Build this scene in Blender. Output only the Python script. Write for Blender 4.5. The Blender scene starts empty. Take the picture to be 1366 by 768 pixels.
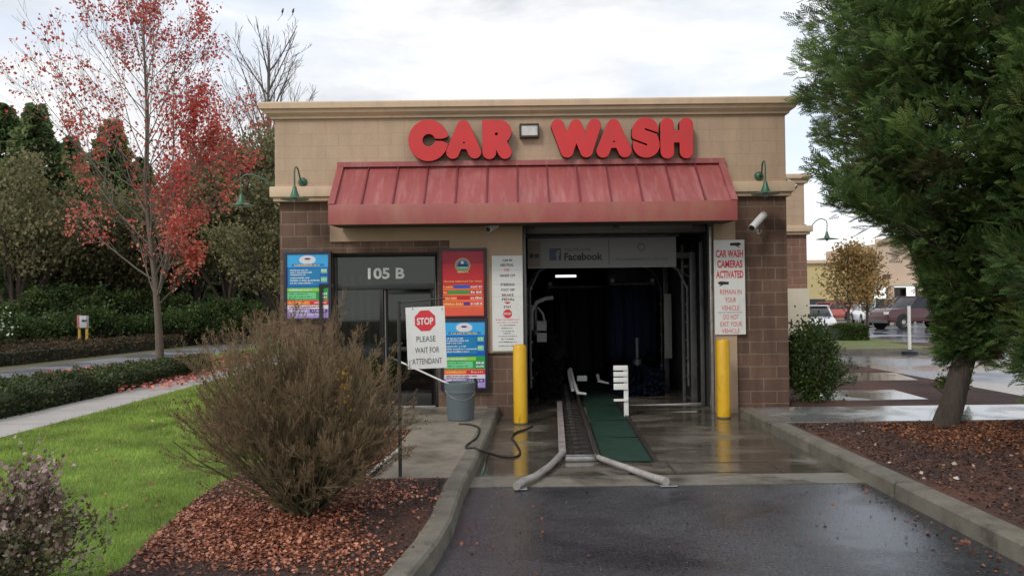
import bpy, bmesh, math, random
import numpy as np
from mathutils import Vector, Matrix

random.seed(7)
rng = np.random.default_rng(11)
R = math.radians
sc = bpy.context.scene
COL = sc.collection

# ------------------------------------------------------------------ camera model
CAMZ = 1.74
FPX = 1100.0
pitch = math.atan(19 / FPX)
roll = R(0.65)
_f = Vector((0, math.cos(pitch), math.sin(pitch)))
_r0 = Vector((1, 0, 0))
_u0 = Vector((0, -math.sin(pitch), math.cos(pitch)))
_r = _r0 * math.cos(roll) - _u0 * math.sin(roll)
_u = _u0 * math.cos(roll) + _r0 * math.sin(roll)
C0 = Vector((0, 0, CAMZ))


def ray(px, py):
    return _f + _r * ((px - 683) / FPX) + _u * ((384 - py) / FPX)


def W(px, py, Y=12.8):
    "survey: point of the plane at distance Y"
    d = ray(px, py)
    p = C0 + d * (Y / d.y)
    return p


def WX(px, Y=12.8, py=330):
    return W(px, py, Y).x


def WZ(py, Y=12.8, px=683):
    return W(px, py, Y).z


def G(px, py, z=0.0):
    "survey: point of the level z"
    d = ray(px, py)
    t = (z - CAMZ) / d.z
    return C0 + d * t


# ------------------------------------------------------------------ materials
MATS = {}


def nt_of(name):
    m = bpy.data.materials.new(name)
    m.use_nodes = True
    nt = m.node_tree
    nt.nodes.clear()
    out = nt.nodes.new('ShaderNodeOutputMaterial')
    b = nt.nodes.new('ShaderNodeBsdfPrincipled')
    nt.links.new(b.outputs[0], out.inputs[0])
    MATS[name] = m
    return m, nt, b, out


def N(nt, kind, **kw):
    n = nt.nodes.new(kind)
    for k, v in kw.items():
        if k.startswith('i_'):
            n.inputs[k[2:].replace('_', ' ')].default_value = v
        else:
            setattr(n, k, v)
    return n


def ramp(nt, fac, stops):
    r = nt.nodes.new('ShaderNodeValToRGB')
    el = r.color_ramp.elements
    while len(el) < len(stops):
        el.new(0.5)
    for e, (p, c) in zip(el, stops):
        e.position = p
        e.color = (c[0], c[1], c[2], 1) if hasattr(c, '__len__') else (c, c, c, 1)
    nt.links.new(fac, r.inputs[0])
    return r


def coords(nt, scale=(1, 1, 1)):
    g = nt.nodes.new('ShaderNodeNewGeometry')
    mp = nt.nodes.new('ShaderNodeMapping')
    mp.inputs['Scale'].default_value = scale
    nt.links.new(g.outputs['Position'], mp.inputs[0])
    return mp.outputs[0]


def noise(nt, vec, scale, detail=4, rough=0.6, dist=0.0):
    n = nt.nodes.new('ShaderNodeTexNoise')
    n.inputs['Scale'].default_value = scale
    n.inputs['Detail'].default_value = detail
    n.inputs['Roughness'].default_value = rough
    n.inputs['Distortion'].default_value = dist
    nt.links.new(vec, n.inputs['Vector'])
    return n


def sh(c, k):
    return tuple(max(0, min(1, x * k)) for x in c)


def mat(name, col, rough=0.6, var=0.2, scale=3.0, bump=0.15, bscale=40, metal=0.0, spec=0.5, rvar=0.1,
        stretch=(1, 1, 1), dist=0.02, coat=0.0, stain=None):
    if name in MATS:
        return MATS[name]
    m, nt, b, out = nt_of(name)
    v = coords(nt, stretch)
    n1 = noise(nt, v, scale, 6, 0.65)
    r = ramp(nt, n1.outputs['Fac'], [(0.25, sh(col, 1 - var)), (0.5, col), (0.75, sh(col, 1 + var))])
    csock = r.outputs[0]
    if stain:
        # (colour, texture stretch, scale, low, high, amount): rain streaks, scuffs, faded patches
        sc_, sst, ssc, lo_, hi_, am_ = stain
        vs_ = coords(nt, sst)
        ns = noise(nt, vs_, ssc, 8, .7, .2)
        ms_ = ramp(nt, ns.outputs['Fac'], [(lo_, 0), (hi_, am_)])
        mxs = N(nt, 'ShaderNodeMixRGB', blend_type='MIX')
        nt.links.new(ms_.outputs[0], mxs.inputs[0])
        nt.links.new(csock, mxs.inputs[1])
        mxs.inputs[2].default_value = (*sc_, 1)
        csock = mxs.outputs[0]
    nt.links.new(csock, b.inputs['Base Color'])
    n2 = noise(nt, v, bscale, 5, 0.6)
    rr = ramp(nt, n1.outputs['Fac'], [(0.3, max(0.02, rough - rvar)), (0.7, min(1, rough + rvar))])
    nt.links.new(rr.outputs[0], b.inputs['Roughness'])
    b.inputs['Metallic'].default_value = metal
    b.inputs['Specular IOR Level'].default_value = spec
    if coat:
        b.inputs['Coat Weight'].default_value = coat
        b.inputs['Coat Roughness'].default_value = 0.08
    if bump:
        bp = N(nt, 'ShaderNodeBump')
        bp.inputs['Strength'].default_value = bump
        bp.inputs['Distance'].default_value = dist
        nt.links.new(n2.outputs['Fac'], bp.inputs['Height'])
        nt.links.new(bp.outputs[0], b.inputs['Normal'])
    return m


def block_mat(name, col, col2, mortar, bw=0.41, bh=0.19, rough=0.8, bump=0.5, mort=0.012, offz=0.0, dirt=0.25):
    m, nt, b, out = nt_of(name)
    g = nt.nodes.new('ShaderNodeNewGeometry')
    sp = nt.nodes.new('ShaderNodeSeparateXYZ')
    nt.links.new(g.outputs['Position'], sp.inputs[0])
    ad = N(nt, 'ShaderNodeMath', operation='ADD')
    nt.links.new(sp.outputs[0], ad.inputs[0])
    nt.links.new(sp.outputs[1], ad.inputs[1])
    az = N(nt, 'ShaderNodeMath', operation='ADD')
    nt.links.new(sp.outputs[2], az.inputs[0])
    az.inputs[1].default_value = offz
    cb = nt.nodes.new('ShaderNodeCombineXYZ')
    nt.links.new(ad.outputs[0], cb.inputs[0])
    nt.links.new(az.outputs[0], cb.inputs[1])
    br = nt.nodes.new('ShaderNodeTexBrick')
    br.inputs['Color1'].default_value = (*col, 1)
    br.inputs['Color2'].default_value = (*col2, 1)
    br.inputs['Mortar'].default_value = (*mortar, 1)
    br.inputs['Scale'].default_value = 1.0
    br.inputs['Mortar Size'].default_value = mort
    br.inputs['Mortar Smooth'].default_value = 0.3
    br.inputs['Brick Width'].default_value = bw
    br.inputs['Row Height'].default_value = bh
    nt.links.new(cb.outputs[0], br.inputs['Vector'])
    n1 = noise(nt, g.outputs['Position'], 1.3, 6, 0.7)
    n3 = noise(nt, g.outputs['Position'], 60, 5, 0.7)
    r1 = ramp(nt, n1.outputs['Fac'], [(0.3, 1 - dirt), (0.7, 1.0 + dirt * 0.3)])
    r3 = ramp(nt, n3.outputs['Fac'], [(0.3, 0.8), (0.7, 1.12)])
    mx = N(nt, 'ShaderNodeMixRGB', blend_type='MULTIPLY')
    mx.inputs[0].default_value = 1
    nt.links.new(br.outputs['Color'], mx.inputs[1])
    nt.links.new(r1.outputs[0], mx.inputs[2])
    mx2 = N(nt, 'ShaderNodeMixRGB', blend_type='MULTIPLY')
    mx2.inputs[0].default_value = 1
    nt.links.new(mx.outputs[0], mx2.inputs[1])
    nt.links.new(r3.outputs[0], mx2.inputs[2])
    vst = coords(nt, (3.2, 3.2, .35))
    nst = noise(nt, vst, 1.5, 8, .7, .15)
    rst = ramp(nt, nst.outputs['Fac'], [(.42, 1.0), (.60, 1 - dirt * .9), (.75, 1 - dirt * 1.6)])
    mx3 = N(nt, 'ShaderNodeMixRGB', blend_type='MULTIPLY')
    mx3.inputs[0].default_value = 1
    nt.links.new(mx2.outputs[0], mx3.inputs[1])
    nt.links.new(rst.outputs[0], mx3.inputs[2])
    nt.links.new(mx3.outputs[0], b.inputs['Base Color'])
    b.inputs['Roughness'].default_value = rough
    iv = N(nt, 'ShaderNodeMath', operation='MULTIPLY_ADD')
    nt.links.new(br.outputs['Fac'], iv.inputs[0])
    iv.inputs[1].default_value = -1.0
    nt.links.new(n3.outputs['Fac'], iv.inputs[2])
    bp = N(nt, 'ShaderNodeBump')
    bp.inputs['Strength'].default_value = bump
    bp.inputs['Distance'].default_value = 0.012
    nt.links.new(iv.outputs[0], bp.inputs['Height'])
    nt.links.new(bp.outputs[0], b.inputs['Normal'])
    return m


def wet_mat(name, dry, wet, r_dry=0.55, r_wet=0.08, cov=0.5, scale=0.6, grain=90, bump=0.35, gdist=0.004, joints=None,
            speck=0.3, stretch=(1, 1, 1)):
    m, nt, b, out = nt_of(name)
    v = coords(nt)
    vs = coords(nt, stretch)
    n1 = noise(nt, vs, scale, 5, 0.6, 0.4)
    n2 = noise(nt, v, grain, 3, 0.75)
    n3 = noise(nt, v, 7, 8, 0.75)
    mask = ramp(nt, n1.outputs['Fac'], [(cov - 0.09, 0), (cov + 0.09, 1)])
    c1 = N(nt, 'ShaderNodeMixRGB', blend_type='MIX')
    nt.links.new(mask.outputs[0], c1.inputs[0])
    c1.inputs[1].default_value = (*dry, 1)
    c1.inputs[2].default_value = (*wet, 1)
    sp = ramp(nt, n2.outputs['Fac'], [(0.3, 1 - speck), (0.7, 1 + speck)])
    c2 = N(nt, 'ShaderNodeMixRGB', blend_type='MULTIPLY')
    c2.inputs[0].default_value = 1
    nt.links.new(c1.outputs[0], c2.inputs[1])
    nt.links.new(sp.outputs[0], c2.inputs[2])
    st = ramp(nt, n3.outputs['Fac'], [(0.3, 0.70), (0.7, 1.2)])
    c3 = N(nt, 'ShaderNodeMixRGB', blend_type='MULTIPLY')
    c3.inputs[0].default_value = 1
    nt.links.new(c2.outputs[0], c3.inputs[1])
    nt.links.new(st.outputs[0], c3.inputs[2])
    nt.links.new(c3.outputs[0], b.inputs['Base Color'])
    rr = N(nt, 'ShaderNodeMix')
    nt.links.new(mask.outputs[0], rr.inputs[0])
    rr.inputs[2].default_value = r_dry
    rr.inputs[3].default_value = r_wet
    nt.links.new(rr.outputs[0], b.inputs['Roughness'])
    bs = N(nt, 'ShaderNodeMix')
    nt.links.new(mask.outputs[0], bs.inputs[0])
    bs.inputs[2].default_value = bump
    bs.inputs[3].default_value = bump * 0.35
    bp = N(nt, 'ShaderNodeBump')
    nt.links.new(bs.outputs[0], bp.inputs['Strength'])
    bp.inputs['Distance'].default_value = gdist
    nt.links.new(n2.outputs['Fac'], bp.inputs['Height'])
    nt.links.new(bp.outputs[0], b.inputs['Normal'])
    return m


def leaf_mat(name, stops, rough=0.55, trans=0.3, nscale=0.8, namp=0.35, spec=0.3):
    m, nt, b, out = nt_of(name)
    at = N(nt, 'ShaderNodeAttribute', attribute_name='rnd')
    v = coords(nt)
    n1 = noise(nt, v, nscale, 3, 0.6)
    r = ramp(nt, at.outputs['Fac'], stops)
    rn = ramp(nt, n1.outputs['Fac'], [(0.3, 1 - namp), (0.7, 1 + namp)])
    mx = N(nt, 'ShaderNodeMixRGB', blend_type='MULTIPLY')
    mx.inputs[0].default_value = 1
    nt.links.new(r.outputs[0], mx.inputs[1])
    nt.links.new(rn.outputs[0], mx.inputs[2])
    nt.links.new(mx.outputs[0], b.inputs['Base Color'])
    b.inputs['Roughness'].default_value = rough
    b.inputs['Specular IOR Level'].default_value = spec
    tr = nt.nodes.new('ShaderNodeBsdfTranslucent')
    nt.links.new(mx.outputs[0], tr.inputs[0])
    ms = nt.nodes.new('ShaderNodeMixShader')
    ms.inputs[0].default_value = trans
    nt.links.new(b.outputs[0], ms.inputs[1])
    nt.links.new(tr.outputs[0], ms.inputs[2])
    nt.links.new(ms.outputs[0], out.inputs[0])
    return m


def glass_mat(name, tint=0.5, rough=0.03):
    m, nt, b, out = nt_of(name)
    nt.nodes.remove(b)
    tr = nt.nodes.new('ShaderNodeBsdfTransparent')
    tr.inputs[0].default_value = (tint, tint * 1.02, tint, 1)
    gl = nt.nodes.new('ShaderNodeBsdfGlossy')
    gl.inputs['Roughness'].default_value = rough
    gl.inputs[0].default_value = (0.9, 0.95, 0.92, 1)
    fr = nt.nodes.new('ShaderNodeFresnel')
    fr.inputs[0].default_value = 1.5
    ms = nt.nodes.new('ShaderNodeMixShader')
    nt.links.new(fr.outputs[0], ms.inputs[0])
    nt.links.new(tr.outputs[0], ms.inputs[1])
    nt.links.new(gl.outputs[0], ms.inputs[2])
    nt.links.new(ms.outputs[0], out.inputs[0])
    return m


tan = block_mat('tan_block', (.535, .385, .27), (.50, .36, .25), (.475, .325, .215), bump=0.12, mort=0.006, dirt=0.10, rough=.85)
tan_stucco = mat('tan_stucco', (.42, .30, .205), .85, .1, 2, .2, 90, dist=.006)
tan_trim = mat('tan_trim', (.64, .475, .325), .75, .08, 2, .15, 60, dist=.005, stain=((.40, .33, .25), (2.5, 2.5, .5), 2.2, .5, .7, .5))
brick = block_mat('brown_block', (.205, .118, .080), (.155, .088, .060), (.27, .20, .15), mort=0.010, offz=0.05, dirt=.3)
brick_side = block_mat('brown_block_wing', (.30, .16, .11), (.26, .14, .10), (.36, .26, .2), mort=0.010, dirt=.15)
cream = mat('cream_paint', (.68, .62, .48), .8, .06, 3, .1, 40)
canopy_m = mat('faded_red_metal', (.325, .080, .076), .44, .16, 2.2, .06, 12, rvar=.14, stretch=(1, 1, .5), stain=((.52, .25, .23), (5, .7, .7), 1.6, .48, .72, .55))
canopy_f = mat('faded_red_fascia', (.34, .085, .075), .5, .16, 1.6, .06, 12, stretch=(1, 1, .3), stain=((.36, .17, .11), (1.2, 1, .6), 1.2, .45, .65, .7))
seam_m = mat('dark_red_seam', (.20, .03, .035), .5, .15)
red_plastic = mat('red_acrylic', (.60, .032, .034), .42, .12, 1.6, .02, 20, spec=.4, stain=((.42, .06, .055), (3, 3, .6), 3, .5, .7, .45))
letter_side = mat('letter_return', (.045, .012, .012), .5, .1)
black_al = mat('black_aluminium', (.018, .018, .017), .4, .15, 5, 0)
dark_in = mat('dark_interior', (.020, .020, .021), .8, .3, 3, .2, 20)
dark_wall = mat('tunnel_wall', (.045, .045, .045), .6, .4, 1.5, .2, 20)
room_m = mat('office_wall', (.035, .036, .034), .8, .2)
steel = mat('galvanised_steel', (.42, .41, .40), .35, .25, 12, .08, 50, metal=.75)
steel_dk = mat('dull_steel', (.11, .11, .11), .45, .35, 6, .1, 40, metal=.5)
pipe_m = mat('worn_white_pipe', (.34, .315, .295), .35, .35, 7, .05, 30)
rust_dark = mat('dark_rusted_iron', (.04, .033, .03), .45, .5, 12, .4, 60)
yellow = mat('yellow_sleeve', (.70, .40, .012), .42, .10, 4, .05, 30, stain=((.22, .13, .03), (1, 1, .35), 9, .60, .68, .6))
white_p = mat('white_board', (.70, .70, .67), .5, .06, 6, .05, 9, stain=((.45, .44, .40), (3, 3, .7), 3, .55, .75, .5))
white_s = mat('white_steel', (.75, .75, .72), .45, .08, 6, 0)
black_ink = mat('black_ink', (.02, .02, .02), .6, 0, 1, 0)
red_ink = mat('red_ink', (.62, .03, .045), .6, 0.05, 1, 0)
green_lamp = mat('green_enamel', (.045, .125, .075), .35, .25, 20, 0)
lamp_pale = mat('lamp_inner_enamel', (.40, .45, .40), .4, .1, 10, 0)
grey_plastic = mat('grey_plastic', (.12, .15, .16), .5, .12, 6, .05, 30)
rubber = mat('black_rubber', (.012, .012, .012), .5, .2, 20, 0)
concrete = mat('kerb_concrete', (.165, .147, .115), .7, .38, 3.2, .5, 70, dist=.008, stain=((.055, .052, .038), (1, 1, 1), 5, .52, .66, .7))
asphalt = wet_mat('wet_asphalt', (.060, .062, .068), (.034, .036, .042), .38, .22, .50, .5, 42, .9, .006, speck=.95)
apron = wet_mat('wet_concrete', (.17, .15, .12), (.085, .072, .055), .38, .05, .44, 1.1, 60, .25, .003, speck=.12, stretch=(.6, 1.3, 1))
strip_m = wet_mat('damp_concrete', (.20, .185, .15), (.11, .10, .082), .55, .2, .55, 1.4, 60, .3, .004, speck=.15)
walk_wet = wet_mat('wet_walk', (.36, .36, .35), (.24, .24, .235), .38, .06, .40, 1.0, 60, .2, .003, speck=.1)
walk_dry = wet_mat('damp_walk', (.26, .225, .175), (.15, .13, .10), .6, .25, .58, 1.1, 60, .3, .004, speck=.12)
street_walk = mat('pale_walk', (.43, .40, .38), .8, .12, 2, .2, 60)
road_m = wet_mat('road_asphalt', (.22, .22, .24), (.13, .13, .15), .6, .3, .5, .5, 50, .3, .006, speck=.2)
lot_m = wet_mat('wet_lot', (.16, .17, .19), (.10, .11, .125), .4, .08, .45, .3, 50, .3, .006, speck=.2)
paint_w = mat('road_paint', (.62, .62, .58), .7, .12, 6, .1, 60)
green_mat = mat('green_turf_mat', (.004, .034, .020), .75, .35, 9, .5, 150, dist=.006)
soil = mat('ground_soil', (.11, .10, .055), .95, .3, .4, .3, 10)


def mulch_mat(name, stops):
    m, nt, b, out = nt_of(name)
    v = coords(nt)
    n0 = noise(nt, v, 1.1, 4, .6)
    n1 = noise(nt, v, 28, 6, .75)
    vo = nt.nodes.new('ShaderNodeTexVoronoi')
    vo.inputs['Scale'].default_value = 45
    nt.links.new(v, vo.inputs['Vector'])
    ad = N(nt, 'ShaderNodeMath', operation='ADD')
    nt.links.new(n0.outputs['Fac'], ad.inputs[0])
    nt.links.new(n1.outputs['Fac'], ad.inputs[1])
    hf = N(nt, 'ShaderNodeMath', operation='MULTIPLY')
    nt.links.new(ad.outputs[0], hf.inputs[0])
    hf.inputs[1].default_value = .5
    r = ramp(nt, hf.outputs[0], stops)
    nt.links.new(r.outputs[0], b.inputs['Base Color'])
    b.inputs['Roughness'].default_value = .85
    bp = N(nt, 'ShaderNodeBump')
    bp.inputs['Strength'].default_value = 1
    bp.inputs['Distance'].default_value = .025
    a2 = N(nt, 'ShaderNodeMath', operation='ADD')
    nt.links.new(n1.outputs['Fac'], a2.inputs[0])
    nt.links.new(vo.outputs['Distance'], a2.inputs[1])
    nt.links.new(a2.outputs[0], bp.inputs['Height'])
    nt.links.new(bp.outputs[0], b.inputs['Normal'])
    return m


mulch_dark = mulch_mat('dark_mulch', [(.36, (.022, .013, .011)), (.5, (.06, .032, .025)), (.62, (.13, .05, .03))])
mulch_red = mulch_mat('red_mulch', [(.36, (.035, .018, .014)), (.5, (.095, .042, .030)), (.62, (.20, .075, .04))])
lawn_m = mat('lawn_turf', (.12, .20, .03), .9, .35, 1.2, .6, 60, dist=.02)
isl_m = mat('island_turf', (.13, .15, .045), .9, .3, 1.2, .6, 60, dist=.02)
bark_brown = mat('brown_bark', (.075, .055, .042), .9, .35, 9, .9, 30, stretch=(1, 1, .3), dist=.03)
bark_grey = mat('grey_bark', (.17, .15, .125), .9, .3, 9, .7, 30, stretch=(1, 1, .3), dist=.02)
twig_m = leaf_mat('bush_twigs', [(0, (.045, .042, .022)), (.35, (.115, .105, .05)), (.65, (.185, .135, .072)), (1, (.29, .19, .115))], .8, 0, 2.5, .35)
twig_far = mat('far_twigs', (.13, .11, .10), .9, .2, 3, 0)
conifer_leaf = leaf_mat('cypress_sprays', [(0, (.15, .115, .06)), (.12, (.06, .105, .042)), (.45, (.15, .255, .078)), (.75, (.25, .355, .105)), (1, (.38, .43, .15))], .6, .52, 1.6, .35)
fir_leaf = leaf_mat('fir_needles', [(0, (.07, .11, .05)), (.6, (.16, .235, .09)), (1, (.28, .31, .13))], .8, .5, .35, .35)
olive_leaf = leaf_mat('olive_brown_leaves', [(0, (.10, .11, .05)), (.6, (.21, .20, .095)), (1, (.32, .26, .14))], .8, .4, .4, .35)
red_leaf = leaf_mat('maple_leaves', [(0, (.22, .05, .035)), (.4, (.56, .085, .075)), (.75, (.72, .19, .15)), (1, (.70, .36, .22))], .5, .5, 1.2, .2)
orange_leaf = leaf_mat('orange_leaves', [(0, (.17, .16, .05)), (.5, (.38, .25, .09)), (1, (.50, .26, .10))], .6, .45, .8, .3)
yel_leaf = leaf_mat('yellow_leaves', [(0, (.5, .26, .03)), (1, (.75, .42, .06))], .6, .35)
litter_leaf = leaf_mat('fallen_leaf_litter', [(0, (.14, .045, .025)), (.5, (.43, .135, .07)), (1, (.62, .29, .18))], .45, .1, 1.8, .25, .5)
pink_litter = leaf_mat('fallen_red_leaves', [(0, (.35, .06, .05)), (1, (.62, .22, .16))], .5, .1)
chip_m = leaf_mat('mulch_chips', [(0, (.025, .014, .011)), (.6, (.085, .04, .028)), (1, (.20, .09, .05))], .7, 0, 1, .3)
purple_leaf = leaf_mat('purple_leaves', [(0, (.06, .085, .022)), (.4, (.13, .12, .055)), (.68, (.20, .11, .10)), (1, (.46, .32, .30))], .3, .15, 3, .3, .8)
hedge_leaf = leaf_mat('hedge_leaves', [(0, (.020, .036, .014)), (.6, (.05, .075, .024)), (1, (.115, .125, .045))], .6, .2, .8, .4)
hedge_brown = leaf_mat('hedge_brown_leaves', [(0, (.035, .032, .018)), (.6, (.085, .062, .034)), (1, (.14, .085, .05))], .7, .2, .5, .5)
shrub_leaf = leaf_mat('shrub_leaves', [(0, (.03, .055, .018)), (.6, (.075, .12, .034)), (1, (.16, .21, .06))], .45, .35, .8, .3)
lime_leaf = leaf_mat('lime_leaves', [(0, (.08, .12, .02)), (1, (.26, .30, .06))], .5, .3)
flower_w = leaf_mat('white_flowers', [(0, (.6, .6, .5)), (1, (.8, .8, .74))], .6, .3)
grass_m = leaf_mat('grass_blades', [(0, (.16, .23, .045)), (.5, (.30, .44, .075)), (1, (.52, .60, .18))], .5, .5, 1.6, .42)
glass = glass_mat('shop_glass', .55)
car_glass = mat('car_glass', (.015, .017, .02), .05, .1, 1, 0)
tail_red = mat('tail_lamp_red', (.5, .02, .02), .2, .1, 1, 0)
lens_m = mat('clear_lens', (.65, .65, .65), .15, .1, 1, 0)
tyre_m = mat('tyre_rubber', (.014, .014, .014), .75, .2, 8, 0)


# ------------------------------------------------------------------ mesh helpers
class MB:
    def __init__(s):
        s.v, s.f, s.mi = [], [], []
        s.mats = []

    def m(s, material):
        if material is None:
            return 0
        if material not in s.mats:
            s.mats.append(material)
        return s.mats.index(material)

    def add(s, vs, fs, material=None):
        o = len(s.v)
        i = s.m(material)
        s.v += [tuple(v) for v in vs]
        for f in fs:
            s.f.append([a + o for a in f])
            s.mi.append(i)
        return s

    def box(s, x0, x1, y0, y1, z0, z1, material=None):
        if x0 > x1: x0, x1 = x1, x0
        if y0 > y1: y0, y1 = y1, y0
        if z0 > z1: z0, z1 = z1, z0
        vs = [(x0, y0, z0), (x1, y0, z0), (x1, y1, z0), (x0, y1, z0), (x0, y0, z1), (x1, y0, z1), (x1, y1, z1), (x0, y1, z1)]
        fs = [(0, 3, 2, 1), (4, 5, 6, 7), (0, 1, 5, 4), (1, 2, 6, 5), (2, 3, 7, 6), (3, 0, 4, 7)]
        return s.add(vs, fs, material)

    def prism(s, poly, z0, z1, material=None, side=None):
        n = len(poly)
        area = sum(poly[i][0] * poly[(i + 1) % n][1] - poly[(i + 1) % n][0] * poly[i][1] for i in range(n))
        if area < 0: poly = poly[::-1]
        vs = [(p[0], p[1], z0) for p in poly] + [(p[0], p[1], z1) for p in poly]
        s.add(vs, [tuple(range(n, 2 * n)), tuple(range(n - 1, -1, -1))], material)
        o = len(s.v) - 2 * n
        i = s.m(side or material)
        for k in range(n):
            s.f.append([o + k, o + (k + 1) % n, o + n + (k + 1) % n, o + n + k])
            s.mi.append(i)
        return s

    def tube(s, pts, rad, sides=10, material=None, cap=True):
        pts = [Vector(p) for p in pts]
        n = len(pts)
        if not hasattr(rad, '__len__'): rad = [rad] * n
        prev = None
        vs, fs = [], []
        for i, p in enumerate(pts):
            t = (pts[min(i + 1, n - 1)] - pts[max(i - 1, 0)]).normalized()
            if prev is None:
                a = Vector((0, 0, 1)) if abs(t.z) < .9 else Vector((1, 0, 0))
                u = t.cross(a).normalized()
            else:
                u = (prev - t * prev.dot(t)).normalized()
            prev = u
            w = t.cross(u)
            for k in range(sides):
                an = 2 * math.pi * k / sides
                vs.append(p + (u * math.cos(an) + w * math.sin(an)) * rad[i])
        for i in range(n - 1):
            for k in range(sides):
                a, b2 = i * sides + k, i * sides + (k + 1) % sides
                fs.append((a, b2, b2 + sides, a + sides))
        if cap:
            fs.append(tuple(range(sides - 1, -1, -1)))
            fs.append(tuple((n - 1) * sides + k for k in range(sides)))
        return s.add(vs, fs, material)

    def lathe(s, base, prof, sides=24, material=None, axis=(0, 0, 1)):
        ax = Vector(axis).normalized()
        a = Vector((0, 0, 1)) if abs(ax.z) < .9 else Vector((1, 0, 0))
        u = ax.cross(a).normalized()
        w = ax.cross(u)
        base = Vector(base)
        vs, fs = [], []
        for r_, h in prof:
            for k in range(sides):
                an = 2 * math.pi * k / sides
                vs.append(base + ax * h + (u * math.cos(an) + w * math.sin(an)) * max(r_, 1e-4))
        for i in range(len(prof) - 1):
            for k in range(sides):
                a_, b_ = i * sides + k, i * sides + (k + 1) % sides
                fs.append((a_, b_, b_ + sides, a_ + sides))
        return s.add(vs, fs, material)


ORG = {}


def thing(name, label, cat, loc=(0, 0, 0), group=None, kind=None):
    o = bpy.data.objects.new(name, None)
    COL.objects.link(o)
    o.location = loc
    o.empty_display_size = .1
    o['label'] = label
    o['category'] = cat
    if group: o['group'] = group
    if kind: o['kind'] = kind
    ORG[o.name] = Vector(loc)
    return o


def fin(me, smooth):
    if smooth:
        me.shade_smooth()
        try:
            me.set_sharp_from_angle(angle=R(38))
        except Exception:
            pass


def build(mb, name, material=None, parent=None, smooth=False, bevel=0, label=None, org=None, fixn=False):
    me = bpy.data.meshes.new(name)
    o3 = ORG[parent.name] if parent else Vector(org or (0, 0, 0))
    me.from_pydata([(v[0] - o3.x, v[1] - o3.y, v[2] - o3.z) for v in mb.v], [], mb.f)
    if mb.mats:
        for m_ in mb.mats: me.materials.append(m_)
        me.polygons.foreach_set('material_index', mb.mi)
    else:
        me.materials.append(material)
    me.update()
    if bevel or fixn:
        bm = bmesh.new()
        bm.from_mesh(me)
        bmesh.ops.remove_doubles(bm, verts=bm.verts, dist=1e-5)
        if fixn: bmesh.ops.recalc_face_normals(bm, faces=bm.faces)
        if bevel:
            eds = [e for e in bm.edges if len(e.link_faces) == 2 and e.calc_face_angle(0) > R(35)]
            bmesh.ops.bevel(bm, geom=eds, offset=bevel, segments=2, profile=.6, affect='EDGES', clamp_overlap=True)
        bm.to_mesh(me)
        bm.free()
        smooth = True if bevel else smooth
    fin(me, smooth)
    o = bpy.data.objects.new(name, me)
    COL.objects.link(o)
    if parent:
        o.parent = parent
    else:
        o.location = o3
    ORG[o.name] = o3
    if label: o['label'] = label
    return o


def tag(o, label=None, cat=None, group=None, kind=None):
    if label: o['label'] = label
    if cat: o['category'] = cat
    if group: o['group'] = group
    if kind: o['kind'] = kind
    return o


def copy_tree(o, parent=None):
    c = o.copy()
    COL.objects.link(c)
    c.parent = parent
    for ch in list(o.children):
        copy_tree(ch, c)
    return c


def np_mesh(name, V, F, material, parent=None, rnd=None, org=None, smooth=False):
    V = np.asarray(V, dtype=np.float32)
    F = np.asarray(F, dtype=np.int32)
    o3 = ORG[parent.name] if parent else Vector(org or (0, 0, 0))
    V = V - np.array(o3, dtype=np.float32)
    me = bpy.data.meshes.new(name)
    me.vertices.add(len(V))
    me.vertices.foreach_set('co', V.ravel())
    k = F.shape[1]
    me.loops.add(F.size)
    me.loops.foreach_set('vertex_index', F.ravel())
    me.polygons.add(len(F))
    me.polygons.foreach_set('loop_start', np.arange(0, F.size, k, dtype=np.int32))
    me.polygons.foreach_set('loop_total', np.full(len(F), k, dtype=np.int32))
    if rnd is not None:
        a = me.attributes.new('rnd', 'FLOAT', 'FACE')
        a.data.foreach_set('value', np.asarray(rnd, dtype=np.float32))
    me.update(calc_edges=True)
    me.materials.append(material)
    if smooth: me.shade_smooth()
    o = bpy.data.objects.new(name, me)
    COL.objects.link(o)
    if parent:
        o.parent = parent
    else:
        o.location = o3
    ORG[o.name] = o3
    return o


def unit(a):
    return a / np.maximum(np.linalg.norm(a, axis=-1, keepdims=True), 1e-9)


def frames(d, spin=None):
    "rotation matrices whose local Y axis is d"
    d = unit(d)
    n = len(d)
    a = np.tile(np.array([0., 0., 1.]), (n, 1))
    bad = np.abs(d[:, 2]) > .95
    a[bad] = (1, 0, 0)
    x = unit(np.cross(d, a))
    z = np.cross(x, d)
    if spin is None: spin = rng.uniform(0, 2 * np.pi, n)
    c, s_ = np.cos(spin)[:, None], np.sin(spin)[:, None]
    x2 = x * c + z * s_
    z2 = -x * s_ + z * c
    return np.stack([x2, d, z2], axis=2)


def scatter(T, F, P, D, S, spin=None):
    "copies of template T at points P with local Y along D"
    M3 = frames(D, spin)
    n, k = len(P), len(T)
    V = np.einsum('nij,kj->nki', M3, T) * np.asarray(S).reshape(-1, 1, 1) + P[:, None, :]
    FF = (F[None, :, :] + (np.arange(n) * k)[:, None, None]).reshape(-1, F.shape[1])
    return V.reshape(-1, 3), FF


LEAF_T = np.array([(0, 0, 0), (.42, .45, .08), (0, 1, -.05), (-.42, .45, .08)])
LEAF_F = np.array([(0, 1, 2, 3)])


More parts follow.
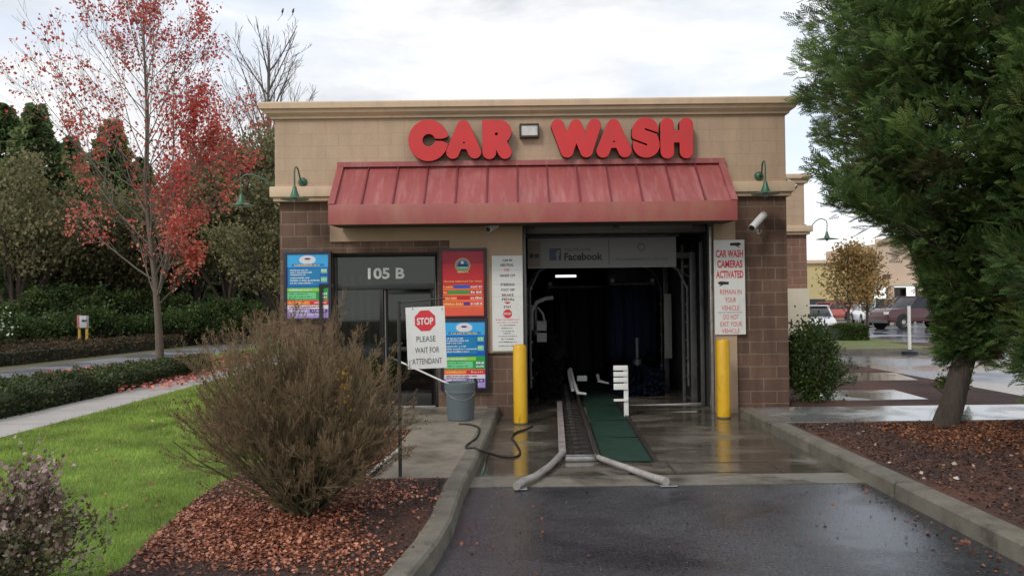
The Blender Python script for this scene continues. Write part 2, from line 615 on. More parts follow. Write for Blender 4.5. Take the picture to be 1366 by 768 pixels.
def sticks(seg):
    "thin tapered three-sided segments; seg: n x (x0 y0 z0 x1 y1 z1 r0 r1)"
    seg = np.asarray(seg, dtype=float)
    p0, p1 = seg[:, 0:3], seg[:, 3:6]
    d = unit(p1 - p0)
    M3 = frames(d, np.zeros(len(seg)))
    vs = []
    for p, r_ in ((p0, seg[:, 6]), (p1, seg[:, 7])):
        for k in range(3):
            an = 2 * np.pi * k / 3
            vs.append(p + (M3[:, :, 0] * np.cos(an) + M3[:, :, 2] * np.sin(an)) * r_[:, None])
    V = np.stack(vs, axis=1).reshape(-1, 3)
    b = (np.arange(len(seg)) * 6)[:, None]
    F = np.concatenate([b + np.array([[k, (k + 1) % 3, 3 + (k + 1) % 3, 3 + k]]) for k in range(3)], axis=0)
    return V, F


def grow(segs, tips, p, d, L, r, lvl, maxl, nseg=4, wob=.18, up=.1, kids=(4, 5), ang=(25, 50), lr=(.5, .75), first=.3, rmin=.0015):
    pts = [p]
    rad = []
    cur, dr = p, d.normalized()
    for i in range(nseg):
        dr = (dr + Vector([random.gauss(0, wob) for _ in range(3)]) * .6 + Vector((0, 0, up))).normalized()
        nx = cur + dr * (L / nseg)
        r0 = max(rmin, r * (1 - .75 * i / nseg))
        r1 = max(rmin * .8, r * (1 - .75 * (i + 1) / nseg))
        segs.append((*cur, *nx, r0, r1, lvl))
        cur = nx
        pts.append(cur)
        rad.append(r1)
        if lvl == maxl: tips.append((cur.copy(), dr.copy()))
    if lvl < maxl:
        for k in range(random.randint(*kids)):
            t = first + (1 - first) * (k + random.random()) / kids[1]
            t = min(t, .99)
            i = int(t * nseg)
            a, b2 = pts[i], pts[i + 1]
            q = a.lerp(b2, t * nseg - i)
            dd = (b2 - a).normalized()
            side = dd.cross(Vector([random.gauss(0, 1) for _ in range(3)])).normalized()
            an = R(random.uniform(*ang))
            nd = dd * math.cos(an) + side * math.sin(an)
            grow(segs, tips, q, nd, L * random.uniform(*lr) * (1.1 - .5 * t), rad[min(i, nseg - 1)] * .62, lvl + 1, maxl, nseg, wob, up,
                 kids, ang, lr, first, rmin)


# text as geometry, facing -Y
FONTC = {}


def text_geo(s, bold=0.0):
    key = (s, bold)
    if key in FONTC: return FONTC[key]
    cu = bpy.data.curves.new('t', 'FONT')
    cu.body = s
    cu.align_x = 'LEFT'
    cu.size = 1
    cu.offset = bold
    cu.resolution_u = 3
    o = bpy.data.objects.new('t', cu)
    COL.objects.link(o)
    dg = bpy.context.evaluated_depsgraph_get()
    me = bpy.data.meshes.new_from_object(o.evaluated_get(dg))
    vs = [tuple(v.co) for v in me.vertices]
    fs = [tuple(p.vertices) for p in me.polygons]
    bpy.data.objects.remove(o)
    bpy.data.curves.remove(cu)
    bpy.data.meshes.remove(me)
    FONTC[key] = (vs, fs)
    return FONTC[key]


def put_text(mb, s, x0, x1, z0, z1, y, material, bold=0.0, tf=None):
    "fit the words in the rectangle x0..x1, z0..z1 on the plane y"
    vs, fs = text_geo(s, bold)
    if not vs: return
    ax, bx = min(v[0] for v in vs), max(v[0] for v in vs)
    az, bz = min(v[1] for v in vs), max(v[1] for v in vs)
    sx, sz = (x1 - x0) / (bx - ax), (z1 - z0) / (bz - az)
    out = [(x0 + (v[0] - ax) * sx, y, z0 + (v[1] - az) * sz) for v in vs]
    if tf: out = [tf(v) for v in out]
    mb.add(out, fs, material)


def greek(mb, x0, x1, z0, z1, y, material, n=None, tf=None):
    "a line of print too small to read: a row of short strokes"
    h = z1 - z0
    x = x0
    rr = random.Random(int((x0 + z0) * 1000))
    while x < x1 - h * .3:
        w = h * rr.uniform(.35, .8)
        hh = h * rr.uniform(.6, 1)
        vs = [(x, y, z0), (min(x + w, x1), y, z0), (min(x + w, x1), y, z0 + hh), (x, y, z0 + hh)]
        if tf: vs = [tf(v) for v in vs]
        mb.add(vs, [(0, 1, 2, 3)], material)
        x += w + h * rr.choice([.18, .18, .22, .7])


def plate(mb, x0, x1, z0, z1, y, material, tf=None):
    vs = [(x0, y, z0), (x1, y, z0), (x1, y, z1), (x0, y, z1)]
    if tf: vs = [tf(v) for v in vs]
    mb.add(vs, [(0, 1, 2, 3)], material)


def disc(mb, cx, cz, r, y, material, n=24, tf=None, rz=None, rot=0):
    rz = rz or r
    vs = [(cx + r * math.cos(rot + 2 * math.pi * k / n), y, cz + rz * math.sin(rot + 2 * math.pi * k / n)) for k in range(n)]
    if tf: vs = [tf(v) for v in vs]
    mb.add(vs, [tuple(range(n))], material)


# ================================================================== SETTING
def struct(name, mb, material=None, **kw):
    o = build(mb, name, material, **kw)
    o['kind'] = 'structure'
    return o


struct('ground', MB().box(-500, 600, -60, 900, -.3, -.012), soil)

# drive lane asphalt and the concrete apron
KL = [(1.0, -2.9), (2.0, -2.35), (3.0, -1.62), (4.0, -1.02), (4.85, -.71), (5.6, -.60), (6.2, -.555), (7.4, -.535), (9.0, -.445), (10.8, -.37), (12.79, -.31)]
KR = [(-3, 3.34), (12.3, 3.46)]
lane = MB().add([(-9, -10, 0), (9.5, -10, 0), (3.5, -3, 0), (3.4, 7.81, 0), (-.5, 7.81, 0), (-.6, 6, 0), (-1.05, 4, 0), (-2.9, 1, 0), (-6, 0, 0)],
                [tuple(range(9))])
struct('asphalt_driveway', lane, asphalt)
ap = MB()
ap.box(-.5, 3.45, 8.262, 12.2, -.1, .004, apron)
ap.box(-.5, 3.45, 7.80, 8.25, -.1, .006, strip_m)
ap.box(.02, 3.1, 12.2, 27.8, -.1, .004, apron)
ap.box(-.45, .02, 12.2, 12.9, -.1, .004, apron)
ap.box(3.1, 3.45, 12.2, 12.9, -.1, .004, apron)
ap.box(-.5, 3.45, 8.25, 8.262, -.1, -.006, black_ink)
struct('concrete_apron', ap)

# left and right kerbs
def kerb(path, w, z1, name, step=3.05):
    mb = MB()
    pts = []
    for i in range(len(path) - 1):
        (y0, x0), (y1, x1) = path[i], path[i + 1]
        n = max(1, int((y1 - y0) / .5))
        for k in range(n):
            t = k / n
            pts.append((x0 + (x1 - x0) * t, y0 + (y1 - y0) * t))
    pts.append((path[-1][1], path[-1][0]))
    prof = [(-w / 2, -.1), (-w / 2, z1 - .012), (-w / 2 + .012, z1), (w / 2 - .02, z1), (w / 2, z1 - .02), (w / 2 + .015, -.1)]
    if name == 'right': prof = [(-a, b2) for a, b2 in prof]
    rings = []
    for i, (x, y) in enumerate(pts):
        a = pts[max(0, i - 1)]
        b2 = pts[min(len(pts) - 1, i + 1)]
        t = Vector((b2[0] - a[0], b2[1] - a[1])).normalized()
        nrm = Vector((t.y, -t.x))
        jit = random.uniform(-.003, .003)
        rings.append([(x + nrm.x * (o + jit), y + nrm.y * (o + jit), z) for o, z in prof])
    k = len(prof)
    vs = [v for r_ in rings for v in r_]
    fs = []
    for i in range(len(rings) - 1):
        for j in range(k - 1):
            fs.append((i * k + j, i * k + j + 1, (i + 1) * k + j + 1, (i + 1) * k + j))
    fs.append(tuple(range(k)))
    mb.add(vs, fs, concrete)
    # open joints between lengths of kerb
    acc = 0
    for i in range(len(rings) - 1):
        acc += .5
        if acc >= step:
            acc = 0
            r_ = rings[i]
            vs = []
            for dy in (0, .008):
                vs += [(v[0] * 1.0 + (0.0015 if v[0] > pts[i][0] else -.0015), v[1] + dy, v[2] + .0015) for v in r_[1:]]
            q = k - 1
            mb.add(vs, [(j, j + 1, q + j + 1, q + j) for j in range(q - 1)], black_ink)
    return mb


struct('kerb', kerb(KL, .17, .14, 'left'), fixn=False)
struct('kerb', kerb(KR, .21, .14, 'right'))

# raised ground left of the lane: lawn, then sheets laid on it
lawn_poly = [(x - .07, y) for y, x in KL] + [(-3.58, 12.82), (-3.58, 60), (-10.2, 60), (-10.2, 27), (-10.45, 23.5), (-11.7, 18.8), (-12.7, 12), (-13, 4), (-9, 1), (-4.5, 0)]
struct('lawn', MB().prism(lawn_poly, -.1, .118, lawn_m, soil))
bed_px = [(415, 590), (360, 612), (318, 632), (285, 650), (258, 668), (235, 690), (208, 712), (185, 735), (165, 757)]
bed_edge = [G(x, y, .12) for x, y in bed_px]
bed_poly = [(-.63, 5.65), (-.59, 6.3), (-.58, 7.62), (-1.32, 7.62), (-1.32, 10.6), (-3.56, 10.6), (-3.56, 12.7), (-4.1, 12.7), (-4.2, 11), (-3.3, 9.6)] + \
           [(p.x, p.y) for p in bed_edge] + [(-2.6, 4.2), (-2.4, 3.2), (-1.9, 2.7), (-1.63, 3.0), (-1.05, 4.0), (-.75, 4.85)]
struct('mulch_bed', MB().prism(bed_poly, .06, .126, mulch_dark))
walk_poly = [(-.52, 7.62), (-1.3, 7.62), (-1.3, 10.62), (-3.55, 10.62), (-3.55, 12.79), (-.39, 12.79), (-.44, 10.8), (-.50, 9.3)]
w_ = MB().prism(walk_poly, .05, .136, walk_dry)
w_.box(-3.5, -.45, 10.2 - .004, 10.2 + .004, .13, .1385, black_ink) if False else None
struct('footpath', w_)
# pavement, street, verge
struct('pavement', MB().prism([(-6.4, 3), (-6.4, 60), (-7.45, 60), (-7.45, 3)], .05, .128, street_walk))
jt = MB()
for k in range(24):
    jt.box(-7.44, -6.41, 4 + k * 1.5, 4.012 + k * 1.5, .12, .1295)
struct('pavement_joints', jt, mat('joint', (.12, .11, .10), .9))
struct('street', MB().prism([(-12.75, 4), (-12.65, 12), (-11.65, 18.8), (-10.4, 23.5), (-10.15, 30), (-10.15, 70), (-13.2, 70), (-13.3, 31), (-14.1, 22.8), (-15.6, 14), (-17, 4)], -.02, .003, road_m))
ln = MB()
edge = [(-11.9, 18), (-11.75, 18.8), (-10.55, 23.5), (-10.3, 30), (-10.3, 50)]
for i in range(len(edge) - 1):
    (a, b2), (c, d) = edge[i], edge[i + 1]
    ln.add([(a - .12, b2, .008), (a, b2, .008), (c, d, .008), (c - .12, d, .008)], [(0, 1, 2, 3)])
struct('road_line_markings', ln, paint_w)

# right side: mulch, pavement, pads, service lane, island, car park
bedR = [(3.53, -3), (3.53, 10.78), (9.2, 10.78), (9.2, -3)]
struct('mulch_bed', MB().prism(bedR, -.1, .128, mulch_red))
struct('footpath', MB().prism([(3.47, 10.80), (3.45, 12.3), (4.25, 12.3), (9.2, 12.3), (9.2, 10.80)], .0, .137, walk_wet))
struct('mulch_bed', MB().prism([(4.28, 12.32), (8.28, 12.32), (8.3, 21), (7.8, 26), (4.28, 26)], -.1, .125, mulch_red))
pd = MB()
pd.prism([(4.9, 13.05), (6.55, 13.05), (6.65, 14.45), (4.9, 14.45)], .06, .139, walk_wet)
struct('concrete_pad', pd)
pd = MB()
pd.prism([(5.6, 16.1), (7.9, 16.1), (8.2, 17.75), (5.6, 17.75)], .06, .139, walk_wet)
struct('concrete_pad', pd)
struct('service_lane', MB().box(8.3, 120, 11, 26, -.08, .004), lot_m)
struct('car_park', MB().box(7.0, 160, 27, 93, -.09, .002), lot_m)
kb = MB().box(7.8, 60, 26, 26.18, -.1, .15, concrete)
struct('kerb', kb, bevel=.01)
struct('island_verge', MB().prism([(7.8, 26.2), (17.5, 26.2), (14.6, 28.5), (14.2, 35.5), (7.8, 35.5)], -.1, .135, isl_m))
struct('mulch_strip', MB().prism([(13.6, 26.2), (60, 26.2), (60, 27.2), (17.0, 27.2), (14.4, 30), (13.6, 30)], .0, .139, mulch_red))
pl = MB()
for k in range(12):
    pl.box(14 + k * 2.7, 14.1 + k * 2.7, 53, 58, .0, .008)
struct('parking_bay_markings', pl, paint_w)

# ================================================================== CAR WASH BUILDING
B = thing('car_wash_building', 'tan and brown block car wash building with red metal canopy over its dark tunnel entrance', 'building', (0, 12.8, 0))
xL, xR = -3.60, WX(1048)
Z_tr0, Z_tr1 = 3.33, 3.55
zc0, zc1 = 4.60, 4.83
YF = 12.8
ex0, ex1 = WX(697), WX(951)          # tunnel entrance
sx0, sx1 = WX(443), WX(583)          # storefront opening
SZ = WZ(335)
tcx0, tcx1 = WX(600), ex0            # tan column
jx1 = WX(979)                        # right jamb of the portal
PB = WZ(470)                         # foot of the tan column
bw = MB()
bw.box(xL, sx0, YF, YF + .3, 0, Z_tr0)
bw.box(sx0, sx1, YF, YF + .3, SZ, Z_tr0)
bw.box(sx1, ex0, YF, YF + .3, 0, Z_tr0)
build(bw, 'brick_wall', brick, B)
bp_ = MB().box(WX(974), xR, YF - .06, YF + .5, 0, Z_tr0)
build(bp_, 'brick_pier', brick, B)
up = MB().box(xL - .04, xR - .01, YF - .10, YF + .3, Z_tr1 - .02, zc0 + .05)
build(up, 'upper_wall', tan, B)
po = MB()
po.box(WX(441), ex0, YF - .05, YF - .002, WZ(320), Z_tr0 - .003)
po.box(tcx0, ex0, YF - .05, YF - .002, PB, WZ(320) - .0)
po.box(ex1 + .003, jx1, YF - .10, YF + .3, 0, Z_tr0 - .003)
po.box(ex0, ex1, YF - .05, YF + .3, 3.12, Z_tr0 - .003)
build(po, 'portal_surround', tan_stucco, B)
for a, b2 in ((xL - .10, WX(452)), (WX(968), xR + .10)):
    t = MB()
    t.box(a, b2, YF - .20, YF + .3, Z_tr0 + .06, Z_tr1)
    t.box(a + .04, b2 - (.04 if b2 > 0 else 0), YF - .15, YF + .3, Z_tr0, Z_tr0 + .058)
    build(t, 'trim_band', tan_trim, B, bevel=.012)
t = MB()
t.box(xL - .10, xL - .002, YF + .302, 29.9, Z_tr0, Z_tr1)
t.box(xR + .002, xR + .10, YF + .302, 20.4, Z_tr0, Z_tr1)
build(t, 'trim_band', tan_trim, B)
# cornice: stepped profile along the front and both sides
cn = MB()
cprof = [(0, zc0), (.05, zc0), (.06, zc0 + .03), (.13, zc0 + .075), (.14, zc0 + .12), (.19, zc0 + .13), (.20, zc1 - .02), (.19, zc1), (0, zc1)]
def ring_at(x, y, sx, sy):
    return [(x + sx * o, y + sy * o, z) for o, z in cprof]
yb = YF - .10
rings = [ring_at(xL - .04, 30.0, -1, 0), ring_at(xL - .04, yb, -1, -1), ring_at(xR - .01, yb, 1, -1), ring_at(xR - .01, 30.0, 1, 0)]
k = len(cprof)
vs = [v for r_ in rings for v in r_]
fs = [(i * k + j, (i + 1) * k + j, (i + 1) * k + j + 1, i * k + j + 1) for i in range(3) for j in range(k - 1)]
cn.add(vs, fs)
build(cn, 'cornice', tan_trim, B, fixn=False)
sw = MB()
sw.box(xL, xL + .25, YF + .3, 30, 0, Z_tr0)
sw.box(xR - .25, xR, YF + .5, 30, 0, Z_tr0)
build(sw, 'side_wall', brick, B)
sw = MB()
sw.box(xL - .04, xL + .25, YF + .3, 30, Z_tr0 + .002, zc0 + .05)
sw.box(xR - .25, xR - .01, YF + .3, 30, Z_tr0 + .002, zc0 + .05)
sw.box(xL, xR, 29.7, 30, 3.0, zc0 + .05)
sw.box(xL, -.1, 29.7, 30, 0, 3.0)
sw.box(3.2, xR, 29.7, 30, 0, 3.0)
build(sw, 'side_wall', tan, B)
build(MB().box(xL + .25, xR - .25, YF + .3, 29.7, 3.6, 3.8), 'roof', dark_in, B)
# side wing (further back on the right)
wy = 20.5
wx1 = WX(1074, wy, 300)
wg = MB()
wz = 4.83
build(MB().box(xR, wx1 - .03, wy - .05, 30, Z_tr1 - .02, wz - .2), 'wing_wall', tan, B)
build(MB().box(xR, wx1 + .03, wy, 30, 2.0, Z_tr0), 'wing_wall', brick_side, B)
build(MB().box(xR, wx1 + .05, wy - .08, 30, 0, 2.0), 'wing_base', cream, B)
t = MB()
t.box(xR, wx1 + .14, wy - .18, 30, Z_tr0 + .07, Z_tr1)
t.box(xR, wx1 + .08, wy - .12, 30, Z_tr0 + .001, Z_tr0 + .068)
build(t, 'trim_band', tan_trim, B, bevel=.015)
t = MB()
t.box(xR, wx1 + .13, wy - .2, 30, wz - .12, wz)
t.box(xR, wx1 + .06, wy - .12, 30, wz - .22, wz - .122)
build(t, 'cornice', tan_trim, B, bevel=.02)

# tunnel interior shell
tn = MB()
tn.box(-.1, .02, YF + .3, 29.7, 0, 3.6)
tn.box(3.2, 3.3, YF + .3, 29.7, 0, 3.6)
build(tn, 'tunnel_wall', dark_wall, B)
# closed exit door with two glazed slots
dz = 29.5
xd = MB()
a0, a1 = WX(741, dz, 366), WX(769, dz, 366)
c0_, c1_ = WX(803, dz, 366), WX(820, dz, 366)
zz0, zz1 = WZ(369.5, dz, 780), WZ(366.2, dz, 780)
xd.box(.02, a0, dz, dz + .1, 0, 3.6)
xd.box(a1, c0_, dz, dz + .1, 0, 3.6)
xd.box(c1_, 3.2, dz, dz + .1, 0, 3.6)
for q0, q1 in ((a0, a1), (c0_, c1_)):
    xd.box(q0, q1, dz, dz + .1, 0, zz0)
    xd.box(q0, q1, dz, dz + .1, zz1, 3.6)
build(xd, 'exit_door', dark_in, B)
# entrance: roll-up door housing, tracks
build(MB().box(ex0 + .02, ex1 - .02, YF + .32, YF + .62, WZ(312, 13.1), 3.11), 'door_housing', steel_dk, B, bevel=.02)
t = MB()
t.box(ex0 + .2, WX(818, 13.1), YF + .28, YF + .318, WZ(308, 13.1), WZ(299, 13.1))
build(t, 'light_bar', mat('dull_lens', (.16, .155, .14), .4, .1), B, bevel=.01)
t = MB()
t.box(WX(826, 13.1), ex1 - .25, YF + .28, YF + .318, WZ(307, 13.1), WZ(298, 13.1))
build(t, 'light_bar', MATS['dull_lens'], B, bevel=.01)
t = MB()
t.box(ex1 - .055, ex1 - .012, YF + .0, YF + .12, 0, 3.0)
build(t, 'door_track', steel, B, bevel=.005)
t = MB()
t.box(ex0 + .004, ex0 + .05, YF + .0, YF + .12, 0, 3.0)
build(t, 'door_track', steel_dk, B, bevel=.005)

# canopy
cx0, cx1 = -2.64, 3.27
cyf, cyb = 11.97, YF - .101
ct, cf1, cf0 = 3.86, 3.17, 2.89
CN = MB()
CN.add([(cx0, cyf, cf1), (cx1, cyf, cf1), (cx1, cyb, ct), (cx0, cyb, ct)], [(0, 1, 2, 3)], canopy_m)
CN.add([(cx0, cyf, cf1), (cx0, cyb, ct), (cx0, cyb, cf0 + .02), (cx0, cyf, cf0)], [(0, 1, 2, 3)], canopy_m)
CN.add([(cx1, cyf, cf1), (cx1, cyb, ct), (cx1, cyb, cf0 + .02), (cx1, cyf, cf0)], [(3, 2, 1, 0)], canopy_m)
canopy = build(CN, 'canopy_roof', canopy_m, B)
sl = Vector((0, cyb - cyf, ct - cf1))
nr = Vector((0, -sl.z, sl.y)).normalized()
for i in range(13):
    sm = MB()
    x = -2.18 + .4555 * i
    if x > 3.15: break
    a, b2 = Vector((x, cyf, cf1)), Vector((x, cyb - .03, ct - .025))
    w = Vector((.011, 0, 0))
    h = nr * .028
    vs = [a - w, a + w, a + w + h, a - w + h, b2 - w, b2 + w, b2 + w + h, b2 - w + h]
    sm.add(vs, [(0, 1, 2, 3), (4, 7, 6, 5), (0, 4, 5, 1), (1, 5, 6, 2), (2, 6, 7, 3), (3, 7, 4, 0)])
    build(sm, 'roof_seam', seam_m, canopy)
ed = MB()
for x0_, x1_ in ((cx0 - .02, cx0 + .075), (cx1 - .075, cx1 + .02)):
    a, b2 = Vector((0, cyf - .01, cf1 - .01)), Vector((0, cyb, ct))
    h = nr * .045
    vs = []
    for p in (a, b2):
        for x_, k_ in ((x0_, 0), (x1_, 0), (x1_, 1), (x0_, 1)):
            vs.append(Vector((x_, p.y, p.z)) + h * k_)
    ed.add(vs, [(0, 1, 2, 3), (4, 7, 6, 5), (0, 4, 5, 1), (1, 5, 6, 2), (2, 6, 7, 3), (3, 7, 4, 0)])
ed.box(cx0 - .02, cx1 + .02, cyb - .09, cyb, ct - .02, ct + .055)
build(ed, 'edge_flashing', canopy_m, canopy)
build(MB().box(cx0 - .015, cx1 + .015, cyf - .03, cyf - .002, cf0, cf1 + .012), 'fascia', canopy_f, canopy, bevel=.004)
build(MB().box(cx0 + .01, cx1 - .01, cyf + .002, YF - .11, cf0 + .02, cf0 + .035), 'soffit', mat('soffit_dark', (.07, .055, .045), .8), canopy)

# storefront: frame, transom glass, fixed leaf, doorway, open door
zt = WZ(379)
SF = MB()
y0, y1 = YF + .08, YF + .17
SF.box(sx0, sx1, y0, y1, SZ - .06, SZ)
SF.box(sx0, sx0 + .05, y0, y1, .136, SZ - .06)
SF.box(sx1 - .05, sx1, y0, y1, .136, SZ - .06)
SF.box(sx0 + .05, sx1 - .05, y0, y1, zt - .06, zt + .03)
xm = WX(507)
SF.box(xm - .03, xm + .03, y0, y1, .136, zt - .06)
SF.box(sx0 + .05, xm - .03, y0, y1, .136, .3)
sf = build(SF, 'storefront_frame', black_al, B, bevel=.004)
g_ = MB().box(sx0 + .05, sx1 - .05, y0 + .04, y0 + .05, zt + .03, SZ - .06)
build(g_, 'transom_glass', glass, sf)
g_ = MB().box(sx0 + .05, xm - .03, y0 + .04, y0 + .05, .3, zt - .06)
build(g_, 'side_glass', glass, sf)
nm = MB()
put_text(nm, '105 B', WX(490, y0), WX(539, y0), WZ(372, y0, 510), WZ(357, y0, 510), y0 + .034, white_p, bold=.03)
build(nm, 'house_number', white_p, sf)
build(MB().box(xm + .03, sx1 - .05, y0 - .05, y1, .1, .15), 'threshold', steel, sf, bevel=.004)
# the closed leaf at the right and its hinges
lf = MB()
la, lb = xm + .04, sx1 - .055
for q in ((la, la + .06, .16, zt - .065), (lb - .06, lb, .16, zt - .065)):
    lf.box(q[0], q[1], y0 + .02, y0 + .06, q[2], q[3])
lf.box(la + .06, lb - .06, y0 + .02, y0 + .06, .16, .34)
lf.box(la + .06, lb - .06, y0 + .02, y0 + .06, zt - .135, zt - .065)
lf.box(la + .06, lb - .06, y0 + .02, y0 + .06, 1.0, 1.06)
d2 = build(lf, 'door', black_al, B, bevel=.003)
build(MB().box(la + .06, lb - .06, y0 + .035, y0 + .042, .34, zt - .135), 'door_glass', glass, d2)
# open leaf swung out over the path
hx, hy = sx0 + .02, YF - .01
ang = R(208)
dl = .92
dv = Vector((math.cos(ang), math.sin(ang), 0))
nv = Vector((-dv.y, dv.x, 0))


def leafbox(mb, s0, s1, z0, z1, t0=-.02, t1=.02):
    vs = []
    for z in (z0, z1):
        for s_, t_ in ((s0, t0), (s1, t0), (s1, t1), (s0, t1)):
            p = Vector((hx, hy, z)) + dv * s_ + nv * t_
            vs.append(p)
    mb.add(vs, [(0, 3, 2, 1), (4, 5, 6, 7), (0, 1, 5, 4), (1, 2, 6, 5), (2, 3, 7, 6), (3, 0, 4, 7)])


dl = .22
dv = Vector((-1, -.28, 0)).normalized()
nv = Vector((-dv.y, dv.x, 0))
# a dark security gate leaf standing open beside the door: frame only
lf = MB()
leafbox(lf, 0, dl, zt - .02, zt + .035)
leafbox(lf, dl - .05, dl, .16, zt - .02)
leafbox(lf, 0, dl - .05, .16, .22)
build(lf, 'open_gate_frame', black_al, B)
# office room behind the glass
rm = MB()
rm.box(xL + .26, -.12, 16.0, 16.1, .1, 3.2)
rm.box(xL + .26, -.12, YF + .31, 16.0, .05, .13)
rm.box(xL + .26, -.12, YF + .31, 16.0, 2.9, 3.0)
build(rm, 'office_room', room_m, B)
rm = MB()
for i in range(4):
    rm.box(-2.75 + i * .13, -2.69 + i * .13, 13.4, 13.42, .5, 2.2)
rm.box(-2.8, -2.2, 13.45, 13.9, .14, 1.0)
rm.box(-1.9, -1.2, 14.2, 14.7, .14, .95)
build(rm, 'counter', mat('counter_grey', (.12, .14, .14), .6), B, bevel=.01)


# ---------------------------------------------------------------- letters CAR WASH
def contour(sdf, x0, x1, y0, y1, st=.5):
    nx, ny = int((x1 - x0) / st) + 1, int((y1 - y0) / st) + 1
    xs = x0 + np.arange(nx) * st
    ys = y0 + np.arange(ny) * st
    X, Y = np.meshgrid(xs, ys)
    D = sdf(X, Y) + 1e-7
    segs = {}

    def key(e): return e

    def pt(e):
        (i, j), (i2, j2) = e
        a, b = D[j, i], D[j2, i2]
        t = a / (a - b)
        return (xs[i] + (xs[i2] - xs[i]) * t, ys[j] + (ys[j2] - ys[j]) * t)

    nxt = {}
    for j in range(ny - 1):
        for i in range(nx - 1):
            c = [(i, j), (i + 1, j), (i + 1, j + 1), (i, j + 1)]
            ins = [D[q[1], q[0]] < 0 for q in c]
            if all(ins) or not any(ins): continue
            cr = []
            for k_ in range(4):
                a, b = c[k_], c[(k_ + 1) % 4]
                if ins[k_] != ins[(k_ + 1) % 4]:
                    e = (a, b) if a < b else (b, a)
                    cr.append((e, ins[k_]))
            outs = [e for e, f in cr if f]
            ent = [e for e, f in cr if not f]
            for a, b in zip(outs, ent): nxt[a] = b
    loops = []
    while nxt:
        s0 = next(iter(nxt))
        lp = [s0]
        e = nxt.pop(s0)
        while e != s0 and e in nxt:
            lp.append(e)
            e = nxt.pop(e)
        loops.append([pt(q) for q in lp])
    return loops


def cap(X, Y, a, b, r_):
    ax, ay = a
    bx, by = b
    dx, dy = bx - ax, by - ay
    L = dx * dx + dy * dy + 1e-9
    t = np.clip(((X - ax) * dx + (Y - ay) * dy) / L, 0, 1)
    return np.hypot(X - ax - t * dx, Y - ay - t * dy) - r_


def poly_in(X, Y, pts):
    d = np.full(X.shape, -1e9)
    n = len(pts)
    for i in range(n):
        (ax, ay), (bx, by) = pts[i], pts[(i + 1) % n]
        L = math.hypot(bx - ax, by - ay)
        d = np.maximum(d, ((X - ax) * (by - ay) - (Y - ay) * (bx - ax)) / L)
    return d


def _tri(X, Y, pts):
    a = poly_in(X, Y, pts)
    b = poly_in(X, Y, pts[::-1])
    return np.where(a.min() < b.min(), a, b) if False else (a if (a < 0).any() else b)


def mn(*a):
    r_ = a[0]
    for q in a[1:]: r_ = np.minimum(r_, q)
    return r_


def fC(X, Y):
    cx, cy = 572, 188.5
    r_ = np.hypot((X - cx), (Y - cy) * .96)
    d = np.abs(r_ - 17.0) - 9.3
    slit = cap(X, Y, (576, 188), (604, 188), 1.9)
    slit = mn(slit, _tri(X, Y, [(586, 188), (606, 181), (606, 197)]))
    d = np.maximum(d, -slit)
    # round the two ends
    d = mn(d, cap(X, Y, (587.6, 179.0), (588.0, 179.4), 7.0), cap(X, Y, (587.2, 198.2), (587.8, 197.6), 7.0))
    return np.maximum(d, -(np.hypot(X - 572.6, Y - 188.3) - 8.6))


def fA(cx, top):
    def f(X, Y):
        a = mn(cap(X, Y, (cx, top + 9), (cx - 14.3, top + 43), 8.4), cap(X, Y, (cx, top + 9), (cx + 14.8, top + 43), 8.4),
               cap(X, Y, (cx - 8, top + 32), (cx + 8, top + 32), 6.6), _tri(X, Y, [(cx, top + 9), (cx - 10, top + 34), (cx + 10, top + 34)]))
        return np.maximum(a, -(np.hypot(X - cx - .6, Y - top - 30.5) - 1.6))
    return f


def fR(X, Y):
    a = mn(cap(X, Y, (652.7, 170), (652.7, 204.6), 8.6), cap(X, Y, (661, 177.3), (666, 177.3), 15.9), cap(X, Y, (664, 186), (673.6, 204.4), 8.6),
           cap(X, Y, (655, 186), (662, 186), 9), np.maximum(np.abs(X - 656) - 12, np.abs(Y - 169) - 7.5) * 1.0)
    a = mn(a, cap(X, Y, (653, 169.6), (660, 169.6), 8.3))
    return np.maximum(a, -(np.hypot(X - 662.4, Y - 180) - 2.4))


def fW(X, Y):
    return mn(cap(X, Y, (743.6, 168.6), (756.0, 202.8), 8.3), cap(X, Y, (756.0, 202.8), (768.0, 168.8), 8.0), cap(X, Y, (768.0, 168.8), (781.6, 202.8), 8.0),
              cap(X, Y, (781.6, 202.8), (793.0, 168.4), 8.3))


def fS(X, Y):
    a = mn(np.hypot((X - 860.5) / 1.02, Y - 174.2) - 16.2, np.hypot((X - 861.2) / 1.04, (Y - 194.3)) - 17.0, cap(X, Y, (851, 174), (850.5, 181), 8),
           cap(X, Y, (855, 180), (868, 188), 9.5))
    a = np.maximum(a, -cap(X, Y, (860.5, 173.6), (880, 180.5), 1.5))
    a = np.maximum(a, -cap(X, Y, (838, 185.0), (861.5, 194.3), 1.5))
    return a


def fH(X, Y):
    return mn(cap(X, Y, (889, 167.4), (889, 203.6), 8.7), cap(X, Y, (914.6, 167.4), (914.6, 203.6), 8.7), np.maximum(np.abs(X - 902) - 12, np.abs(Y - 183.2) - 7.8))


sign = thing('wall_sign', 'big red rounded letters reading CAR WASH on the tan wall above the canopy', 'sign', (WX(735), YF - .1, WZ(214)))
Yl = YF - .10 - .13
sc_l = Yl / FPX


def lp_pt(x, y):
    yy = y + .0
    return W(x, yy, Yl)


